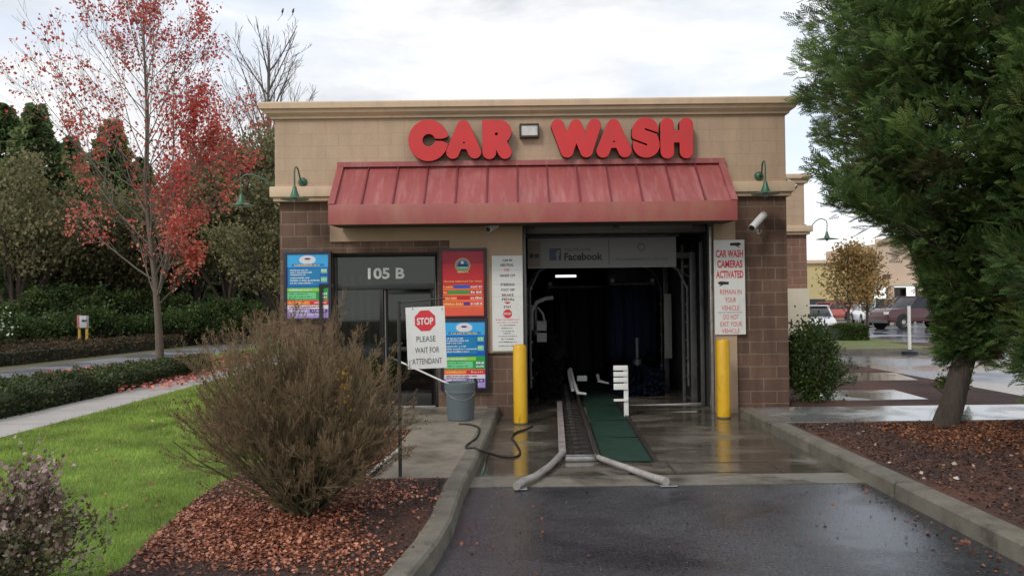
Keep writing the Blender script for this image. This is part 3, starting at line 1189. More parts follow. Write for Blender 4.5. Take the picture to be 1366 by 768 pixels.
for ch, f, bx in (('C', fC, (540, 602, 155, 222)), ('A', fA(618.5, 161.2), (590, 650, 155, 220)), ('R', fR, (640, 690, 155, 220)),
                  ('W', fW, (730, 806, 152, 218)), ('A', fA(818.0, 159.6), (790, 848, 152, 218)), ('S', fS, (838, 885, 152, 218)), ('H', fH, (875, 928, 152, 218))):
    # the sign is level on the wall: take the roll of the picture out of each letter box
    loops = contour(f, *bx, st=.6)
    cu = bpy.data.curves.new('l', 'CURVE')
    cu.dimensions = '2D'
    cu.fill_mode = 'BOTH'
    cu.extrude = .06
    cu.bevel_depth = 0.006
    cu.bevel_resolution = 1
    xc = (bx[0] + bx[1]) / 2
    yc = 188
    base = W(xc, yc, Yl)
    for lp in loops:
        if len(lp) < 5: continue
        sp = cu.splines.new('POLY')
        sp.points.add(len(lp) - 1)
        for i, (x, y) in enumerate(lp):
            dx, dy = (x - xc), -(y - yc)
            # undo the roll
            X2 = dx * math.cos(roll) + dy * math.sin(roll) * 0
            sp.points[i].co = (dx * sc_l, (dy) * sc_l, 0, 1)
        sp.use_cyclic_u = True
    o = bpy.data.objects.new('l', cu)
    COL.objects.link(o)
    dg = bpy.context.evaluated_depsgraph_get()
    me = bpy.data.meshes.new_from_object(o.evaluated_get(dg))
    mb = MB()
    vs = [(base.x + v.co.x, Yl + .0 - v.co.z + .0, base.z + v.co.y) for v in me.vertices]
    mb.m(red_plastic)
    mb.m(letter_side)
    for p in me.polygons:
        pass
    mb.v = vs
    for p in me.polygons:
        mb.f.append(list(p.vertices))
        mb.mi.append(0 if (abs(p.normal.z) > .9 and p.center.z > 0) else 1)
    bpy.data.objects.remove(o)
    bpy.data.curves.remove(cu)
    bpy.data.meshes.remove(me)
    build(mb, 'letter', None, sign)

# ---------------------------------------------------------------- wall fittings
fl = thing('flood_light', 'small square floodlight between the words CAR and WASH', 'light', (WX(707), YF - .1, WZ(185)))
x0, x1 = WX(695, 12.6), WX(721, 12.6)
z0, z1 = WZ(183.5, 12.6, 707), WZ(165, 12.6, 707)
h = MB()
h.box(x0, x1, YF - .22, YF - .1, z0, z0 + .028)
h.box(x0, x1, YF - .22, YF - .1, z1 - .022, z1)
h.box(x0, x0 + .022, YF - .22, YF - .1, z0 + .028, z1 - .022)
h.box(x1 - .022, x1, YF - .22, YF - .1, z0 + .028, z1 - .022)
build(h, 'housing', mat('bronze', (.04, .03, .02), .5), fl, bevel=.005)
build(MB().box(x0 + .022, x1 - .022, YF - .20, YF - .11, z0 + .028, z1 - .022), 'lens', mat('prismatic_lens', (.62, .60, .58), .2, .25, 9, 0), fl, bevel=.012)


def gooseneck(label, wall, shade_top, loop, direction, rshade=.21):
    "wall plate, bent pipe, bell and dish shade"
    t = thing('gooseneck_lamp', label, 'lamp', wall, 'gooseneck lamps on the building')
    wv, stv, lpv = Vector(wall), Vector(shade_top), Vector(loop)
    mb = MB()
    dv = Vector(direction)
    mb.lathe(wv, [(0, .0), (.07, 0), (.07, .015), (.05, .045), (.02, .06), (0, .062)], 20, green_lamp, dv)
    build(mb, 'wall_plate', green_lamp, t, smooth=True)
    p0 = wv + dv * .05
    pts = []
    ctrl = [p0, p0 + dv * .10 + Vector((0, 0, .02)), p0.lerp(lpv, .65) + Vector((0, 0, .03)), lpv, Vector((stv.x, stv.y, lpv.z - .07)), stv]
    for i in range(len(ctrl) - 1):
        P0 = ctrl[max(0, i - 1)]
        P1, P2 = ctrl[i], ctrl[i + 1]
        P3 = ctrl[min(len(ctrl) - 1, i + 2)]
        for k_ in range(5):
            u = k_ / 5
            pts.append(.5 * ((2 * P1) + (P2 - P0) * u + (2 * P0 - 5 * P1 + 4 * P2 - P3) * u * u + (3 * P1 - P0 - 3 * P2 + P3) * u ** 3))
    pts.append(ctrl[-1])
    mb = MB()
    mb.tube(pts, .0125, 8)
    build(mb, 'neck', green_lamp, t, smooth=True)
    mb = MB()
    mb.lathe(stv, [(.015, .01), (.03, -.01), (.035, -.05), (.06, -.12), (.075, -.15), (rshade * .7, -.168), (rshade, -.185), (rshade, -.19)], 28, green_lamp)
    mb.lathe(stv, [(rshade, -.19), (rshade * .7, -.178), (.07, -.165), (.0, -.16)], 28, lamp_pale)
    s_ = build(mb, 'shade', None, t, smooth=True)
    mb = MB()
    mb.lathe(stv, [(.0, -.235), (.028, -.23), (.035, -.20), (.03, -.165)], 14, mat('lamp_bulb_glass', (.35, .36, .33), .15, .1, 1, 0))
    build(mb, 'bulb', None, s_, smooth=True)
    return t


yw = YF - .10
Ys = 12.25
gooseneck('gooseneck lamp at the left corner of the front wall, left of the canopy', W(404, 243, yw), W(393, 249, Ys), W(395, 223, Ys + .08), (0, -1, 0))
gooseneck('gooseneck lamp at the right end of the front wall, right of the canopy', W(1012, 235, yw), W(1021, 242, Ys), W(1019, 215, Ys + .08), (0, -1, 0))
gooseneck('gooseneck lamp reaching out from the left side wall beyond the red tree leaves', (xL - .04, 13.4, 3.62), W(322, 259, 13.4), W(331, 233, 13.4), (-1, 0, 0), .21)
gooseneck('gooseneck lamp on the far right wing against the pale sky', (wx1 + .03, 20.6, WZ(303, 20.6, 1078)), W(1103, 309, 20.6), W(1096, 292, 20.6), (1, 0, 0), .27)


def bullet_cam(label, base, a, b, r_=.065):
    t = thing('security_camera', label, 'camera', base, 'security cameras on the building')
    A, Bv = Vector(a), Vector(b)
    d = (Bv - A).normalized()
    mb = MB().tube([A - d * .01, A, A + (Bv - A) * .98, Bv], [r_ * .8, r_, r_, r_ * .9], 16)
    build(mb, 'body', white_s, t, smooth=True)
    mb = MB().lathe(Bv, [(r_ * .85, .0), (r_ * .8, .004), (0, .005)], 16, black_ink, d)
    build(mb, 'lens', None, t)
    mb = MB().tube([Vector(base), Vector(base) + Vector((0, -.06, 0)), A.lerp(Bv, .55)], .015, 8)
    mb.lathe(Vector(base), [(.045, 0), (.045, .015), (0, .016)], 16, None, (0, -1, 0))
    build(mb, 'bracket', steel, t)
    return t


bullet_cam('white bullet camera tilted down on the brown brick pier right of the tunnel', W(1012, 309, YF - .06), W(1019, 286, 12.5), W(1003, 304, 12.3), .055)
bullet_cam('small dark camera under the canopy above the white instruction board', W(656, 300, YF - .05), W(662, 300, 12.6), W(651, 306, 12.4), .05)
bullet_cam('white camera at the right corner of the building just under the upper wall', (xR - .01, 13.0, 3.58), W(1046, 239, 12.9), W(1062, 250, 12.8), .04)

# ---------------------------------------------------------------- boards
def c3(r_, g_2, b_): return tuple(((v / 255) ** 2.2) * .9 for v in (r_, g_2, b_))
def ink(name, rgb): return mat('print_' + name, c3(*rgb), .45, .08, 6, 0)
sky_b, deep_b, teal_b = ink('sky', (60, 175, 240)), ink('deep_blue', (15, 95, 195)), ink('teal', (20, 130, 185))
lime, dgreen, mint = ink('lime', (150, 215, 80)), ink('green', (40, 160, 75)), ink('mint', (120, 210, 150))
orange, redp, maroon = ink('orange', (245, 130, 70)), ink('red', (215, 50, 45)), ink('maroon', (120, 25, 50))
purple, lilac, palew = ink('purple', (90, 50, 140)), ink('lilac', (175, 150, 215)), ink('pale', (225, 225, 235))
yel_p, coral, crim = ink('yellow', (245, 205, 110)), ink('coral', (240, 95, 70)), ink('crimson', (205, 38, 48))
rose = ink('rose', (170, 30, 50))
frame_m = mat('navy_frame', (.012, .014, .03), .4, .2)


def wall_board(name, label, cat, px0, px1, py0, py1, Y, fr, frame_material, group=None):
    a, b2 = W(px0, (py0 + py1) / 2, Y), W(px1, (py0 + py1) / 2, Y)
    zt_, zb_ = W((px0 + px1) / 2, py0, Y).z, W((px0 + px1) / 2, py1, Y).z
    t = thing(name, label, cat, ((a.x + b2.x) / 2, Y, zb_), group)
    if fr:
        f = MB()
        f.box(a.x, b2.x, Y - .02, Y + .03, zt_ - fr, zt_)
        f.box(a.x, b2.x, Y - .02, Y + .03, zb_, zb_ + fr)
        f.box(a.x, a.x + fr, Y - .02, Y + .03, zb_ + fr, zt_ - fr)
        f.box(b2.x - fr, b2.x, Y - .02, Y + .03, zb_ + fr, zt_ - fr)
        build(f, 'frame', frame_material, t, bevel=.004)
    return t, a.x + fr, b2.x - fr, zb_ + fr, zt_ - fr


def logo(mb, cx, cz, r_, y):
    disc(mb, cx, cz, r_, y, ink('gold', (190, 165, 110)), rz=r_ * .95)
    disc(mb, cx, cz, r_ * .86, y - .0015, ink('ring_grey', (150, 140, 130)), rz=r_ * .8)
    disc(mb, cx, cz + r_ * .08, r_ * .62, y - .003, deep_b, rz=r_ * .5)
    disc(mb, cx, cz - r_ * .3, r_ * .75, y - .0045, mint, rz=r_ * .16)
    disc(mb, cx, cz - r_ * .02, r_ * .72, y - .006, ink('navy', (15, 30, 80)), rz=r_ * .15)
    disc(mb, cx - r_ * .05, cz + r_ * .35, r_ * .2, y - .006, palew)
    greek(mb, cx - r_ * .7, cx + r_ * .7, cz - r_ * .95, cz - r_ * .72, y - .007, yel_p)


def service_menu(label, px0, px1, py0, py1, Y):
    t, x0, x1, z0, z1 = wall_board('menu_board', label, 'menu board', px0, px1, py0, py1, Y, .045, frame_m, 'service menu boards on the front wall')
    mb = MB()
    w, h = x1 - x0, z1 - z0
    y = Y - .002
    mb.box(x0, x1, y, y + .02, z0, z1, sky_b)
    X = lambda u: x0 + w * u
    Z = lambda v: z1 - h * v

    def pl_(u0, u1, v0, v1, m_, k=1): plate(mb, X(u0), X(u1), Z(v1), Z(v0), y - .0015 * k, m_)
    def gk(u0, u1, v0, v1, m_, k=3): greek(mb, X(u0), X(u1), Z(v1), Z(v0), y - .0015 * k, m_)
    # clouds and little crest on the sky header
    disc(mb, X(.5), Z(.09), w * .2, y - .0015, palew, rz=h * .07)
    disc(mb, X(.5), Z(.075), w * .075, y - .003, ink('dark_grey', (60, 60, 70)), rz=h * .014)
    pl_(.12, .9, .155, .19, teal_b)
    gk(.18, .82, .162, .186, yel_p)
    pl_(0, 1, .205, .52, deep_b)
    pl_(.03, .8, .225, .49, teal_b, 2)
    for i, (u1, v) in enumerate(((.5, .24), (.62, .275), (.45, .31), (.55, .36), (.8, .40), (.62, .44))):
        gk(.08, u1, v, v + .022, palew)
    pl_(.82, .97, .23, .30, mint, 2)
    pl_(.82, .97, .36, .44, mint, 2)
    gk(.84, .95, .245, .275, palew)
    gk(.84, .95, .38, .41, palew)
    pl_(0, 1, .52, .72, dgreen)
    pl_(0, .78, .535, .585, lime, 2)
    pl_(.0, .7, .60, .70, mint, 2)
    gk(.06, .6, .545, .572, palew)
    gk(.06, .5, .61, .635, dgreen)
    gk(.06, .6, .655, .68, dgreen)
    gk(.78, .97, .60, .64, palew)
    gk(.78, .97, .66, .69, palew)
    pl_(0, 1, .72, .86, coral)
    pl_(0, .55, .735, .79, orange, 2)
    pl_(.55, 1, .735, .79, redp, 2)
    gk(.06, .5, .747, .772, yel_p)
    gk(.66, .95, .747, .772, palew)
    pl_(0, 1, .80, .86, palew, 2)
    gk(.05, .8, .81, .832, maroon)
    gk(.05, .6, .84, .856, maroon)
    pl_(0, 1, .86, 1, lilac)
    pl_(.55, .97, .865, .915, purple, 2)
    gk(.6, .93, .875, .90, palew)
    gk(.06, .5, .87, .9, palew)
    gk(.06, .85, .93, .955, palew)
    build(mb, 'panel', None, t)


service_menu('blue and green striped service menu at the left end of the brick wall', 379, 442, 335, 428, YF - .045)
service_menu('lower striped service menu board behind the grey bin, under the red price board', 588, 651, 425, 521, YF - .10)

t, x0, x1, z0, z1 = wall_board('price_board', 'red price board with round crest, above the blue striped menu board', 'price board', 586, 649, 331, 425, YF - .10, .045,
                               mat('maroon_frame', (.035, .006, .012), .4))
mb = MB()
y = YF - .102
w, h = x1 - x0, z1 - z0
for i in range(10):  # printed colour blend from dark red to coral, as on the sheet
    c = [rose, rose, crim, crim, crim, redp, redp, coral, coral, coral][i]
    mb.box(x0, x1, y, y + .02, z1 - h * (i + 1) / 10, z1 - h * i / 10, c)
X = lambda u: x0 + w * u
Z = lambda v: z1 - h * v
logo(mb, X(.5), Z(.22), w * .19, y - .002)
put_text(mb, 'Monthly Unlimited Car Wash', X(.04), X(.96), Z(.485), Z(.455), y - .002, yel_p, .02)
for v, m_, u0, u1 in ((.525, deep_b, .28, .66), (.61, dgreen, .14, .66), (.70, crim, .36, .66), (.79, purple, .52, .66)):
    plate(mb, X(0.02), X(.98), Z(v + .075), Z(v + .055), y - .0015, orange)
    plate(mb, X(u0), X(u1), Z(v + .05), Z(v), y - .0015, m_)
    greek(mb, X(.03), X(u0 - .02), Z(v + .042), Z(v + .01), y - .003, yel_p)
    greek(mb, X(.69), X(.97), Z(v + .042), Z(v + .006), y - .003, palew)
build(mb, 'panel', None, t)

# white instruction board
t, x0, x1, z0, z1 = wall_board('instruction_board', 'tall white instruction board left of the tunnel with a small red stop disc', 'sign', 656.5, 697.5, 341, 468, YF - .075, 0, None)
y = YF - .075
mb = MB()
mb.box(x0, x1, y, y + .02, z0, z1, white_p)
w, h = x1 - x0, z1 - z0
X = lambda u: x0 + w * u
Z = lambda v: z1 - h * v
for s_, v, u0, u1, m_ in (('CAR IN', .035, .35, .66, black_ink), ('NEUTRAL', .085, .28, .72, black_ink), ('OR', .135, .40, .58, red_ink),
                          ('HANDS OFF', .195, .26, .76, black_ink), ('STEERING', .29, .28, .74, black_ink),
                          ('FOOT OFF', .345, .30, .74, black_ink), ('BRAKE', .40, .32, .70, maroon), ('PEDAL', .445, .32, .74, black_ink), ('STAY', .525, .38, .62, black_ink)):
    put_text(mb, s_, X(u0), X(u1), Z(v + .027), Z(v), y - .002, m_, .02)
mb.add([(X(.38), y - .002, Z(.485)), (X(.62), y - .002, Z(.485)), (X(.5), y - .002, Z(.51))], [(2, 1, 0)], red_ink)
disc(mb, X(.5), Z(.61), w * .15, y - .002, red_ink, 8, rot=math.pi / 8)
put_text(mb, 'STOP', X(.39), X(.61), Z(.622), Z(.597), y - .0035, white_p, .03)
for v, u0, u1, m_ in ((.665, .12, .88, red_ink), (.695, .15, .85, red_ink), (.725, .25, .75, black_ink), (.755, .3, .66, black_ink), (.785, .3, .7, black_ink), (.81, .35, .62, black_ink),
                      (.84, .18, .8, black_ink), (.87, .28, .7, black_ink), (.90, .2, .8, black_ink), (.94, .2, .8, black_ink)):
    greek(mb, X(u0), X(u1), Z(v + .010), Z(v), y - .002, m_)
for v in (.15, .30, .43):
    plate(mb, X(.02), X(.98), Z(v + .0025), Z(v), y - .001, mat('crease', (.4, .42, .42), .6))
build(mb, 'panel', None, t)

# camera warning board
t, x0, x1, z0, z1 = wall_board('warning_board', 'tall white warning board with red lettering above the right yellow bollard', 'sign', 953, 994, 320, 446, YF - .13, 0, None)
y = YF - .13
mb = MB()
mb.box(x0, x1, y, y + .02, z0, z1, white_p)
w, h = x1 - x0, z1 - z0
X = lambda u: x0 + w * u
Z = lambda v: z1 - h * v
for s_, v0, v1, u0, u1 in (('CAR WASH', .105, .185, .06, .95), ('CAMERAS', .215, .295, .10, .92), ('ACTIVATED', .325, .405, .06, .95),
                           ('REMAIN IN', .525, .575, .18, .88), ('YOUR', .61, .66, .34, .70), ('VEHICLE', .695, .745, .22, .80),
                           ('DO NOT', .79, .84, .28, .78), ('EXIT YOUR', .865, .915, .18, .88), ('VEHICLE', .94, .985, .22, .80)):
    put_text(mb, s_, X(u0), X(u1), Z(v1), Z(v0), y - .002, red_ink, .03 if v0 < .5 else .0)
for cu_, cv, sg in ((.7, .045, 1), (.3, .455, -1)):   # little camera pictograms
    p = [(-.17, -.012), (.12, -.018), (.2, .0), (.12, .018), (-.17, .016)]
    mb.add([(X(cu_ + a * sg), y - .002, Z(cv + b2)) for a, b2 in p], [tuple(range(5))] if True else [], black_ink)
    mb.add([(X(cu_ + a * sg), y - .002, Z(cv + b2)) for a, b2 in ((-.02, .012), (.04, .012), (.16, .034), (.10, .034))], [(0, 1, 2, 3)], black_ink)
plate(mb, X(.1), X(.9), Z(.769), Z(.765), y - .002, black_ink)
build(mb, 'panel', None, t)

# banner over the tunnel mouth
Yb = 13.5
t, x0, x1, z0, z1 = wall_board('banner', 'dim grey banner with a blue f square hanging across the top of the tunnel mouth', 'banner', 704, 902, 317, 357, Yb, 0, None)
mb = MB()
ban = mat('banner_vinyl', (.17, .17, .17), .5, .1, 2, 0)
mb.box(x0, x1, Yb, Yb + .015, z0, z1, ban)
w, h = x1 - x0, z1 - z0
X = lambda u: x0 + w * u
Z = lambda v: z1 - h * v
plate(mb, X(0), X(.085), Z(.93), Z(.1), Yb - .001, mat('banner_tan', (.16, .12, .09), .6))
greek(mb, X(.01), X(.075), Z(.65), Z(.45), Yb - .003, black_ink)
fbb = mat('print_f_blue', (.02, .03, .08), .5)
plate(mb, X(.145), X(.225), Z(.74), Z(.34), Yb - .002, fbb)
put_text(mb, 'f', X(.188), X(.218), Z(.74), Z(.40), Yb - .0035, ban, .05)
put_text(mb, 'FOLLOW US ON', X(.25), X(.42), Z(.44), Z(.35), Yb - .002, black_ink)
put_text(mb, 'Facebook', X(.245), X(.505), Z(.75), Z(.49), Yb - .002, black_ink, .03)
plate(mb, X(.545), X(.549), Z(.9), Z(.1), Yb - .002, black_ink)
disc(mb, X(.765), Z(.33), h * .15, Yb - .002, mat('banner_mark', (.12, .11, .11), .6), 6)
disc(mb, X(.765), Z(.33), h * .09, Yb - .003, ban, 6)
greek(mb, X(.575), X(.95), Z(.76), Z(.68), Yb - .002, MATS['banner_mark'])
plate(mb, X(.0), X(1), Z(1), Z(.965), Yb - .0015, mat('banner_hem', (.2, .2, .2), .5))
build(mb, 'panel', None, t)
tb = MB()
tb.tube([(x0 - .05, Yb + .03, z1 + .03), (x1 + .05, Yb + .03, z1 + .03)], .02, 8)
build(tb, 'hanging_rail', steel_dk, t)

# ---------------------------------------------------------------- bollards
def bollard(label, px, py, ptop):
    b0 = G(px, py, .004)
    ztop = W(px, ptop, b0.y).z
    t = thing('bollard', label, 'bollard', b0, 'yellow bollards at the tunnel mouth')
    r_ = .098
    mb = MB()
    mb.lathe(b0, [(r_, 0), (r_, ztop - .05), (r_ - .012, ztop - .02), (r_ - .045, ztop - .004), (0, ztop)], 28, yellow)
    build(mb, 'sleeve', None, t, smooth=True)
    mb = MB()
    mb.lathe(b0, [(r_ + .004, .0), (r_ + .004, .02), (r_ - .002, .024)], 28, mat('bollard_grime', (.12, .09, .04), .7))
    build(mb, 'base_ring', None, t, smooth=True)
    return t


bollard('yellow bollard in front of the white instruction board, left of the tunnel mouth', 694.5, 565, 459)
bollard('yellow bollard below the red-lettered warning board, right of the tunnel mouth', 965.5, 557, 452)

# ---------------------------------------------------------------- conveyor
cvx = thing('conveyor', 'rusty car conveyor track with roller chain and pale flared guide pipes in the apron', 'conveyor', (.75, 8.8, 0))
A_n, B_n = (.545, 9.25), (.90, 9.0)
def xl(y): return .545 + (y - 9.2) * .050
def xr(y): return .905 + (y - 8.9) * .040
mb = MB()
ys = [9.12, 11, 13, 15, 17, 19.5]
for i in range(len(ys) - 1):
    a, b2 = ys[i], ys[i + 1]
    mb.add([(xl(a) + .03, a, .012), (xr(a) - .02, a, .012), (xr(b2) - .02, b2, .012), (xl(b2) + .03, b2, .012)], [(0, 1, 2, 3)])
build(mb, 'track_bed', rust_dark, cvx)
for i in range(26):
    mb = MB()
    y = 9.35 + i * .3
    xm_ = (xl(y) + xr(y)) / 2 - .02
    mb.box(xm_ - .035, xm_ + .035, y, y + .09, .013, .05)
    mb.box(xl(y) + .04, xr(y) - .03, y + .085, y + .10, .013, .024)
    build(mb, 'chain_link', rust_dark, cvx, bevel=.006)
mb = MB()
pz = .085
pts = [(xl(y), y, .06) for y in (9.22, 11, 13, 13.8)]
for i in range(3):
    a, b2 = pts[i], pts[i + 1]
    mb.add([(a[0] - .045, a[1], .012), (a[0] + .035, a[1], .012), (a[0] + .035, a[1], .085), (a[0] - .045, a[1], .085),
            (b2[0] - .045, b2[1], .012), (b2[0] + .035, b2[1], .012), (b2[0] + .035, b2[1], .085), (b2[0] - .045, b2[1], .085)],
           [(0, 1, 2, 3), (4, 7, 6, 5), (1, 5, 6, 2), (3, 2, 6, 7), (0, 3, 7, 4)])
    mb.add([(a[0] - .022, a[1], .087), (a[0] - .012, a[1], .087), (b2[0] - .012, b2[1], .087), (b2[0] - .022, b2[1], .087)], [(0, 1, 2, 3)], )
build(mb, 'guide_rail', mat('worn_pinkish_steel', (.34, .29, .28), .35, .35, 8, .05, 30), cvx)
mb = MB()
mb.tube([(.56, 9.30, .07), (.545, 9.22, .065), (.50, 9.02, .062), (.36, 8.45, .06), (.20, 7.98, .06), (.10, 7.80, .06), (.02, 7.62, .05)],
        [.03, .033, .033, .033, .033, .036, .038], 14)
build(mb, 'flared_pipe', pipe_m, cvx, smooth=True)
mb = MB()
mb.tube([(xr(19), 19, .06), (xr(13), 13, .06), (xr(10), 10, .06), (.905, 8.92, .06)], .032, 12)
build(mb, 'guide_rail', rust_dark, cvx, smooth=True)
mb = MB()
mb.tube([(.90, 8.98, .062), (.925, 8.85, .062), (1.10, 8.45, .058), (1.30, 7.98, .055), (1.42, 7.74, .05)], [.028, .030, .031, .034, .04], 14)
build(mb, 'flared_pipe', pipe_m, cvx, smooth=True)
for q in ((.0, .12, 7.64, 7.74, .007, .02), (1.36, 1.52, 7.70, 7.76, .007, .02), (.56, .92, 8.98, 9.03, .012, .055), (.58, .90, 9.14, 9.20, .014, .045)):
    build(MB().box(*q), 'end_plate', steel, cvx, bevel=.004)

mt = MB()
def ml(y): return .955 + (y - 8.9) * .050
yy = [8.95, 10.5, 12, 13.7, 16, 19]
for i in range(len(yy) - 1):
    a, b2 = yy[i], yy[i + 1]
    mt.add([(ml(a), a, .018), (ml(a) + .53, a - .06, .018), (ml(b2) + .53, b2 - (.0 if b2 < 18 else 0), .018), (ml(b2), b2, .018)], [(0, 1, 2, 3)])
mt.box(.955, 1.48, 8.93, 8.95, .0, .017)
tag(build(mt, 'floor_mat', green_mat, org=(1.3, 9, 0)), 'long dark green mat running into the tunnel beside the conveyor', 'mat')
mt = MB()
for i in range(len(yy) - 1):
    a, b2 = yy[i], yy[i + 1]
    mt.add([(ml(a) + .54, a - .06, .005), (ml(a) + .60, a - .06, .005), (ml(b2) + .60, b2, .005), (ml(b2) + .54, b2, .005),
            (ml(a) + .54, a - .06, .035), (ml(a) + .60, a - .06, .02), (ml(b2) + .60, b2, .02), (ml(b2) + .54, b2, .035)],
           [(4, 5, 6, 7), (1, 2, 6, 5), (0, 4, 7, 3), (0, 1, 5, 4)])
tag(build(mt, 'edge_rail', rust_dark, org=(1.9, 9, 0)), 'low dark iron edge rail along the right side of the green mat', 'rail')
# drain frames let into the apron
dr = MB()
def fr_(x0, x1, y0, y1, w=.018):
    dr.box(x0, x1, y0, y0 + w, 0, .0075); dr.box(x0, x1, y1 - w, y1, 0, .0075)
    dr.box(x0, x0 + w, y0 + w, y1 - w, 0, .0075); dr.box(x1 - w, x1, y0 + w, y1 - w, 0, .0075)
fr_(1.62, 2.72, 8.33, 8.85)
dr.box(2.70, 3.3, 8.31, 8.329, 0, .0078)
tag(build(dr, 'drain_frame', rust_dark, org=(2, 8.5, 0)), 'dark rectangular drain frame let into the wet apron right of the mat', 'drain')

# white slatted post beside the mat
wp = thing('slatted_marker', 'short white post with a stack of white slats beside the green mat', 'marker post', G(834, 556, 0))
Yp = ORG[wp.name].y
mb = MB()
a = W(832, 520, Yp).x; b2 = W(838, 520, Yp).x
mb.box(a, b2, Yp - .02, Yp + .02, .005, WZ(489, Yp, 830))
build(mb, 'post', white_s, wp, bevel=.004)
x0s, x1s = WX(818, Yp, 505), WX(837, Yp, 505)
for p0, p1 in ((487, 493.5), (495.5, 501.5), (503, 509), (511, 519), (531.5, 534.5)):
    mb = MB().box(x0s, x1s, Yp - .05, Yp - .022, WZ(p1, Yp, 828), WZ(p0, Yp, 828))
    build(mb, 'slat', white_s, wp, bevel=.004)

# ---------------------------------------------------------------- tunnel equipment
brush_blue = leaf_mat('blue_cloth', [(0, (.002, .003, .010)), (1, (.004, .010, .038))], .8, .1, 2, .3)
brush_black = leaf_mat('black_cloth', [(0, (.003, .003, .004)), (1, (.010, .010, .014))], .8, .1, 2, .3)


def strips(name, label, cat, pts, lens, dirs, material, loc, group=None, wid=.06, core=None):
    t = thing(name, label, cat, loc, group)
    n = len(pts)
    T = np.array([(-.5, 0, 0), (.5, 0, 0), (.5, .5, .2), (-.5, .5, .2), (.55, 1, 0), (-.45, 1, 0)], float)
    T[:, 0] *= wid
    M3 = frames(dirs)
    S = np.stack([np.ones(n), lens, np.ones(n) * .1], 1)
    V = np.einsum('nij,nkj->nki', M3, T[None] * S[:, None, :]) + pts[:, None, :]
    base = (np.arange(n) * 6)[:, None]
    F = np.concatenate([base + np.array([[0, 1, 2, 3]]), base + np.array([[3, 2, 4, 5]])])
    np_mesh('cloth_strips', V.reshape(-1, 3), F, material, t, np.tile(rng.random(n), 2))
    if core:
        build(core, 'core', steel_dk, t, smooth=True)
    return t


def side_brush(label, x, y, r_, z0, z1, material, n=700):
    an = rng.uniform(0, 2 * np.pi, n)
    z = rng.uniform(z0, z1, n)
    P = np.stack([x + .08 * np.cos(an), y + .08 * np.sin(an), z], 1)
    D = np.stack([np.cos(an), np.sin(an), rng.uniform(-.7, -.1, n)], 1)
    core = MB().lathe((x, y, 0), [(.085, .01), (.085, z1 + .1), (.04, z1 + .12), (.04, z1 + .5)], 14)
    strips('wash_brush', label, 'brush', P, rng.uniform(.8, 1.0, n) * r_, D, material, (x, y, 0), 'wash brushes in the tunnel', .05, core)


def mitter(label, y, x0, x1, z1, l0, l1, material, rows=6, n=420):
    xs = rng.uniform(x0, x1, n)
    yy_ = y + rng.integers(0, rows, n) * .16
    P = np.stack([xs, yy_, np.full(n, z1)], 1)
    D = np.stack([rng.normal(0, .04, n), rng.normal(0, .04, n), -np.ones(n)], 1)
    core = MB()
    for k_ in range(rows):
        core.tube([(x0, y + k_ * .16, z1 + .02), (x1, y + k_ * .16, z1 + .02)], .03, 8)
    core.box(x0, x0 + .08, y, y + rows * .16, z1 + .05, z1 + .12)
    core.box(x1 - .08, x1, y, y + rows * .16, z1 + .05, z1 + .12)
    strips('cloth_curtain', label, 'cloth curtain', P, rng.uniform(l0, l1, n), D, material, ((x0 + x1) / 2, y, z1), 'hanging cloth curtains in the tunnel', .12, core)


side_brush('tall black cloth brush standing inside the tunnel on the left', .42, 15.0, .46, .1, 1.15, brush_black)
side_brush('squat blue cloth brush on the right side of the tunnel floor', 2.32, 15.4, .46, .12, .55, brush_blue)
mitter('black hanging cloth curtain filling the middle of the tunnel', 17.0, .75, 2.35, 2.02, 1.3, 1.75, brush_black)
mitter('dark blue hanging cloth curtain behind the squat blue brush', 15.9, 1.9, 2.75, 2.05, 1.2, 1.5, brush_blue, 4, 200)
mitter('farther black cloth curtain deep in the tunnel', 22.5, .3, 2.9, 2.15, 1.7, 2.1, brush_black, 6, 600)


def wash_arch(label, y, x0, x1, h):
    t = thing('wash_arch', label, 'wash arch', ((x0 + x1) / 2, y, 0), 'spray arches in the tunnel')
    for x in (x0, x1):
        build(MB().box(x - .05, x + .05, y - .05, y + .05, .005, h), 'post', steel_dk, t, bevel=.006)
    build(MB().box(x0 + .05, x1 - .05, y - .05, y + .05, h - .1, h), 'crossbeam', steel_dk, t, bevel=.006)
    s_ = 1 if x0 < 1 else -1
    mb = MB()
    mb.tube([(x0 + .1, y - .06, .3), (x0 + .1, y - .06, h - .6), (x0 + .25, y - .06, h - .3), (x0 + .5, y - .06, h - .15), (x1 - .5, y - .06, h - .15), (x1 - .25, y - .06, h - .3),
             (x1 - .1, y - .06, h - .6), (x1 - .1, y - .06, .3)], .022, 8)
    for k_ in range(6):
        for x in (x0 + .12, x1 - .12):
            mb.box(x - .02, x + .02, y - .1, y - .06, .45 + k_ * .3, .49 + k_ * .3)
    build(mb, 'spray_pipe', steel_dk, t, smooth=True)
    return t


a1 = wash_arch('first dull steel spray arch just inside the tunnel mouth', 13.95, .2, 3.05, 2.55)
a2 = wash_arch('second steel spray arch behind the tall black brush', 16.4, .2, 3.05, 2.6)
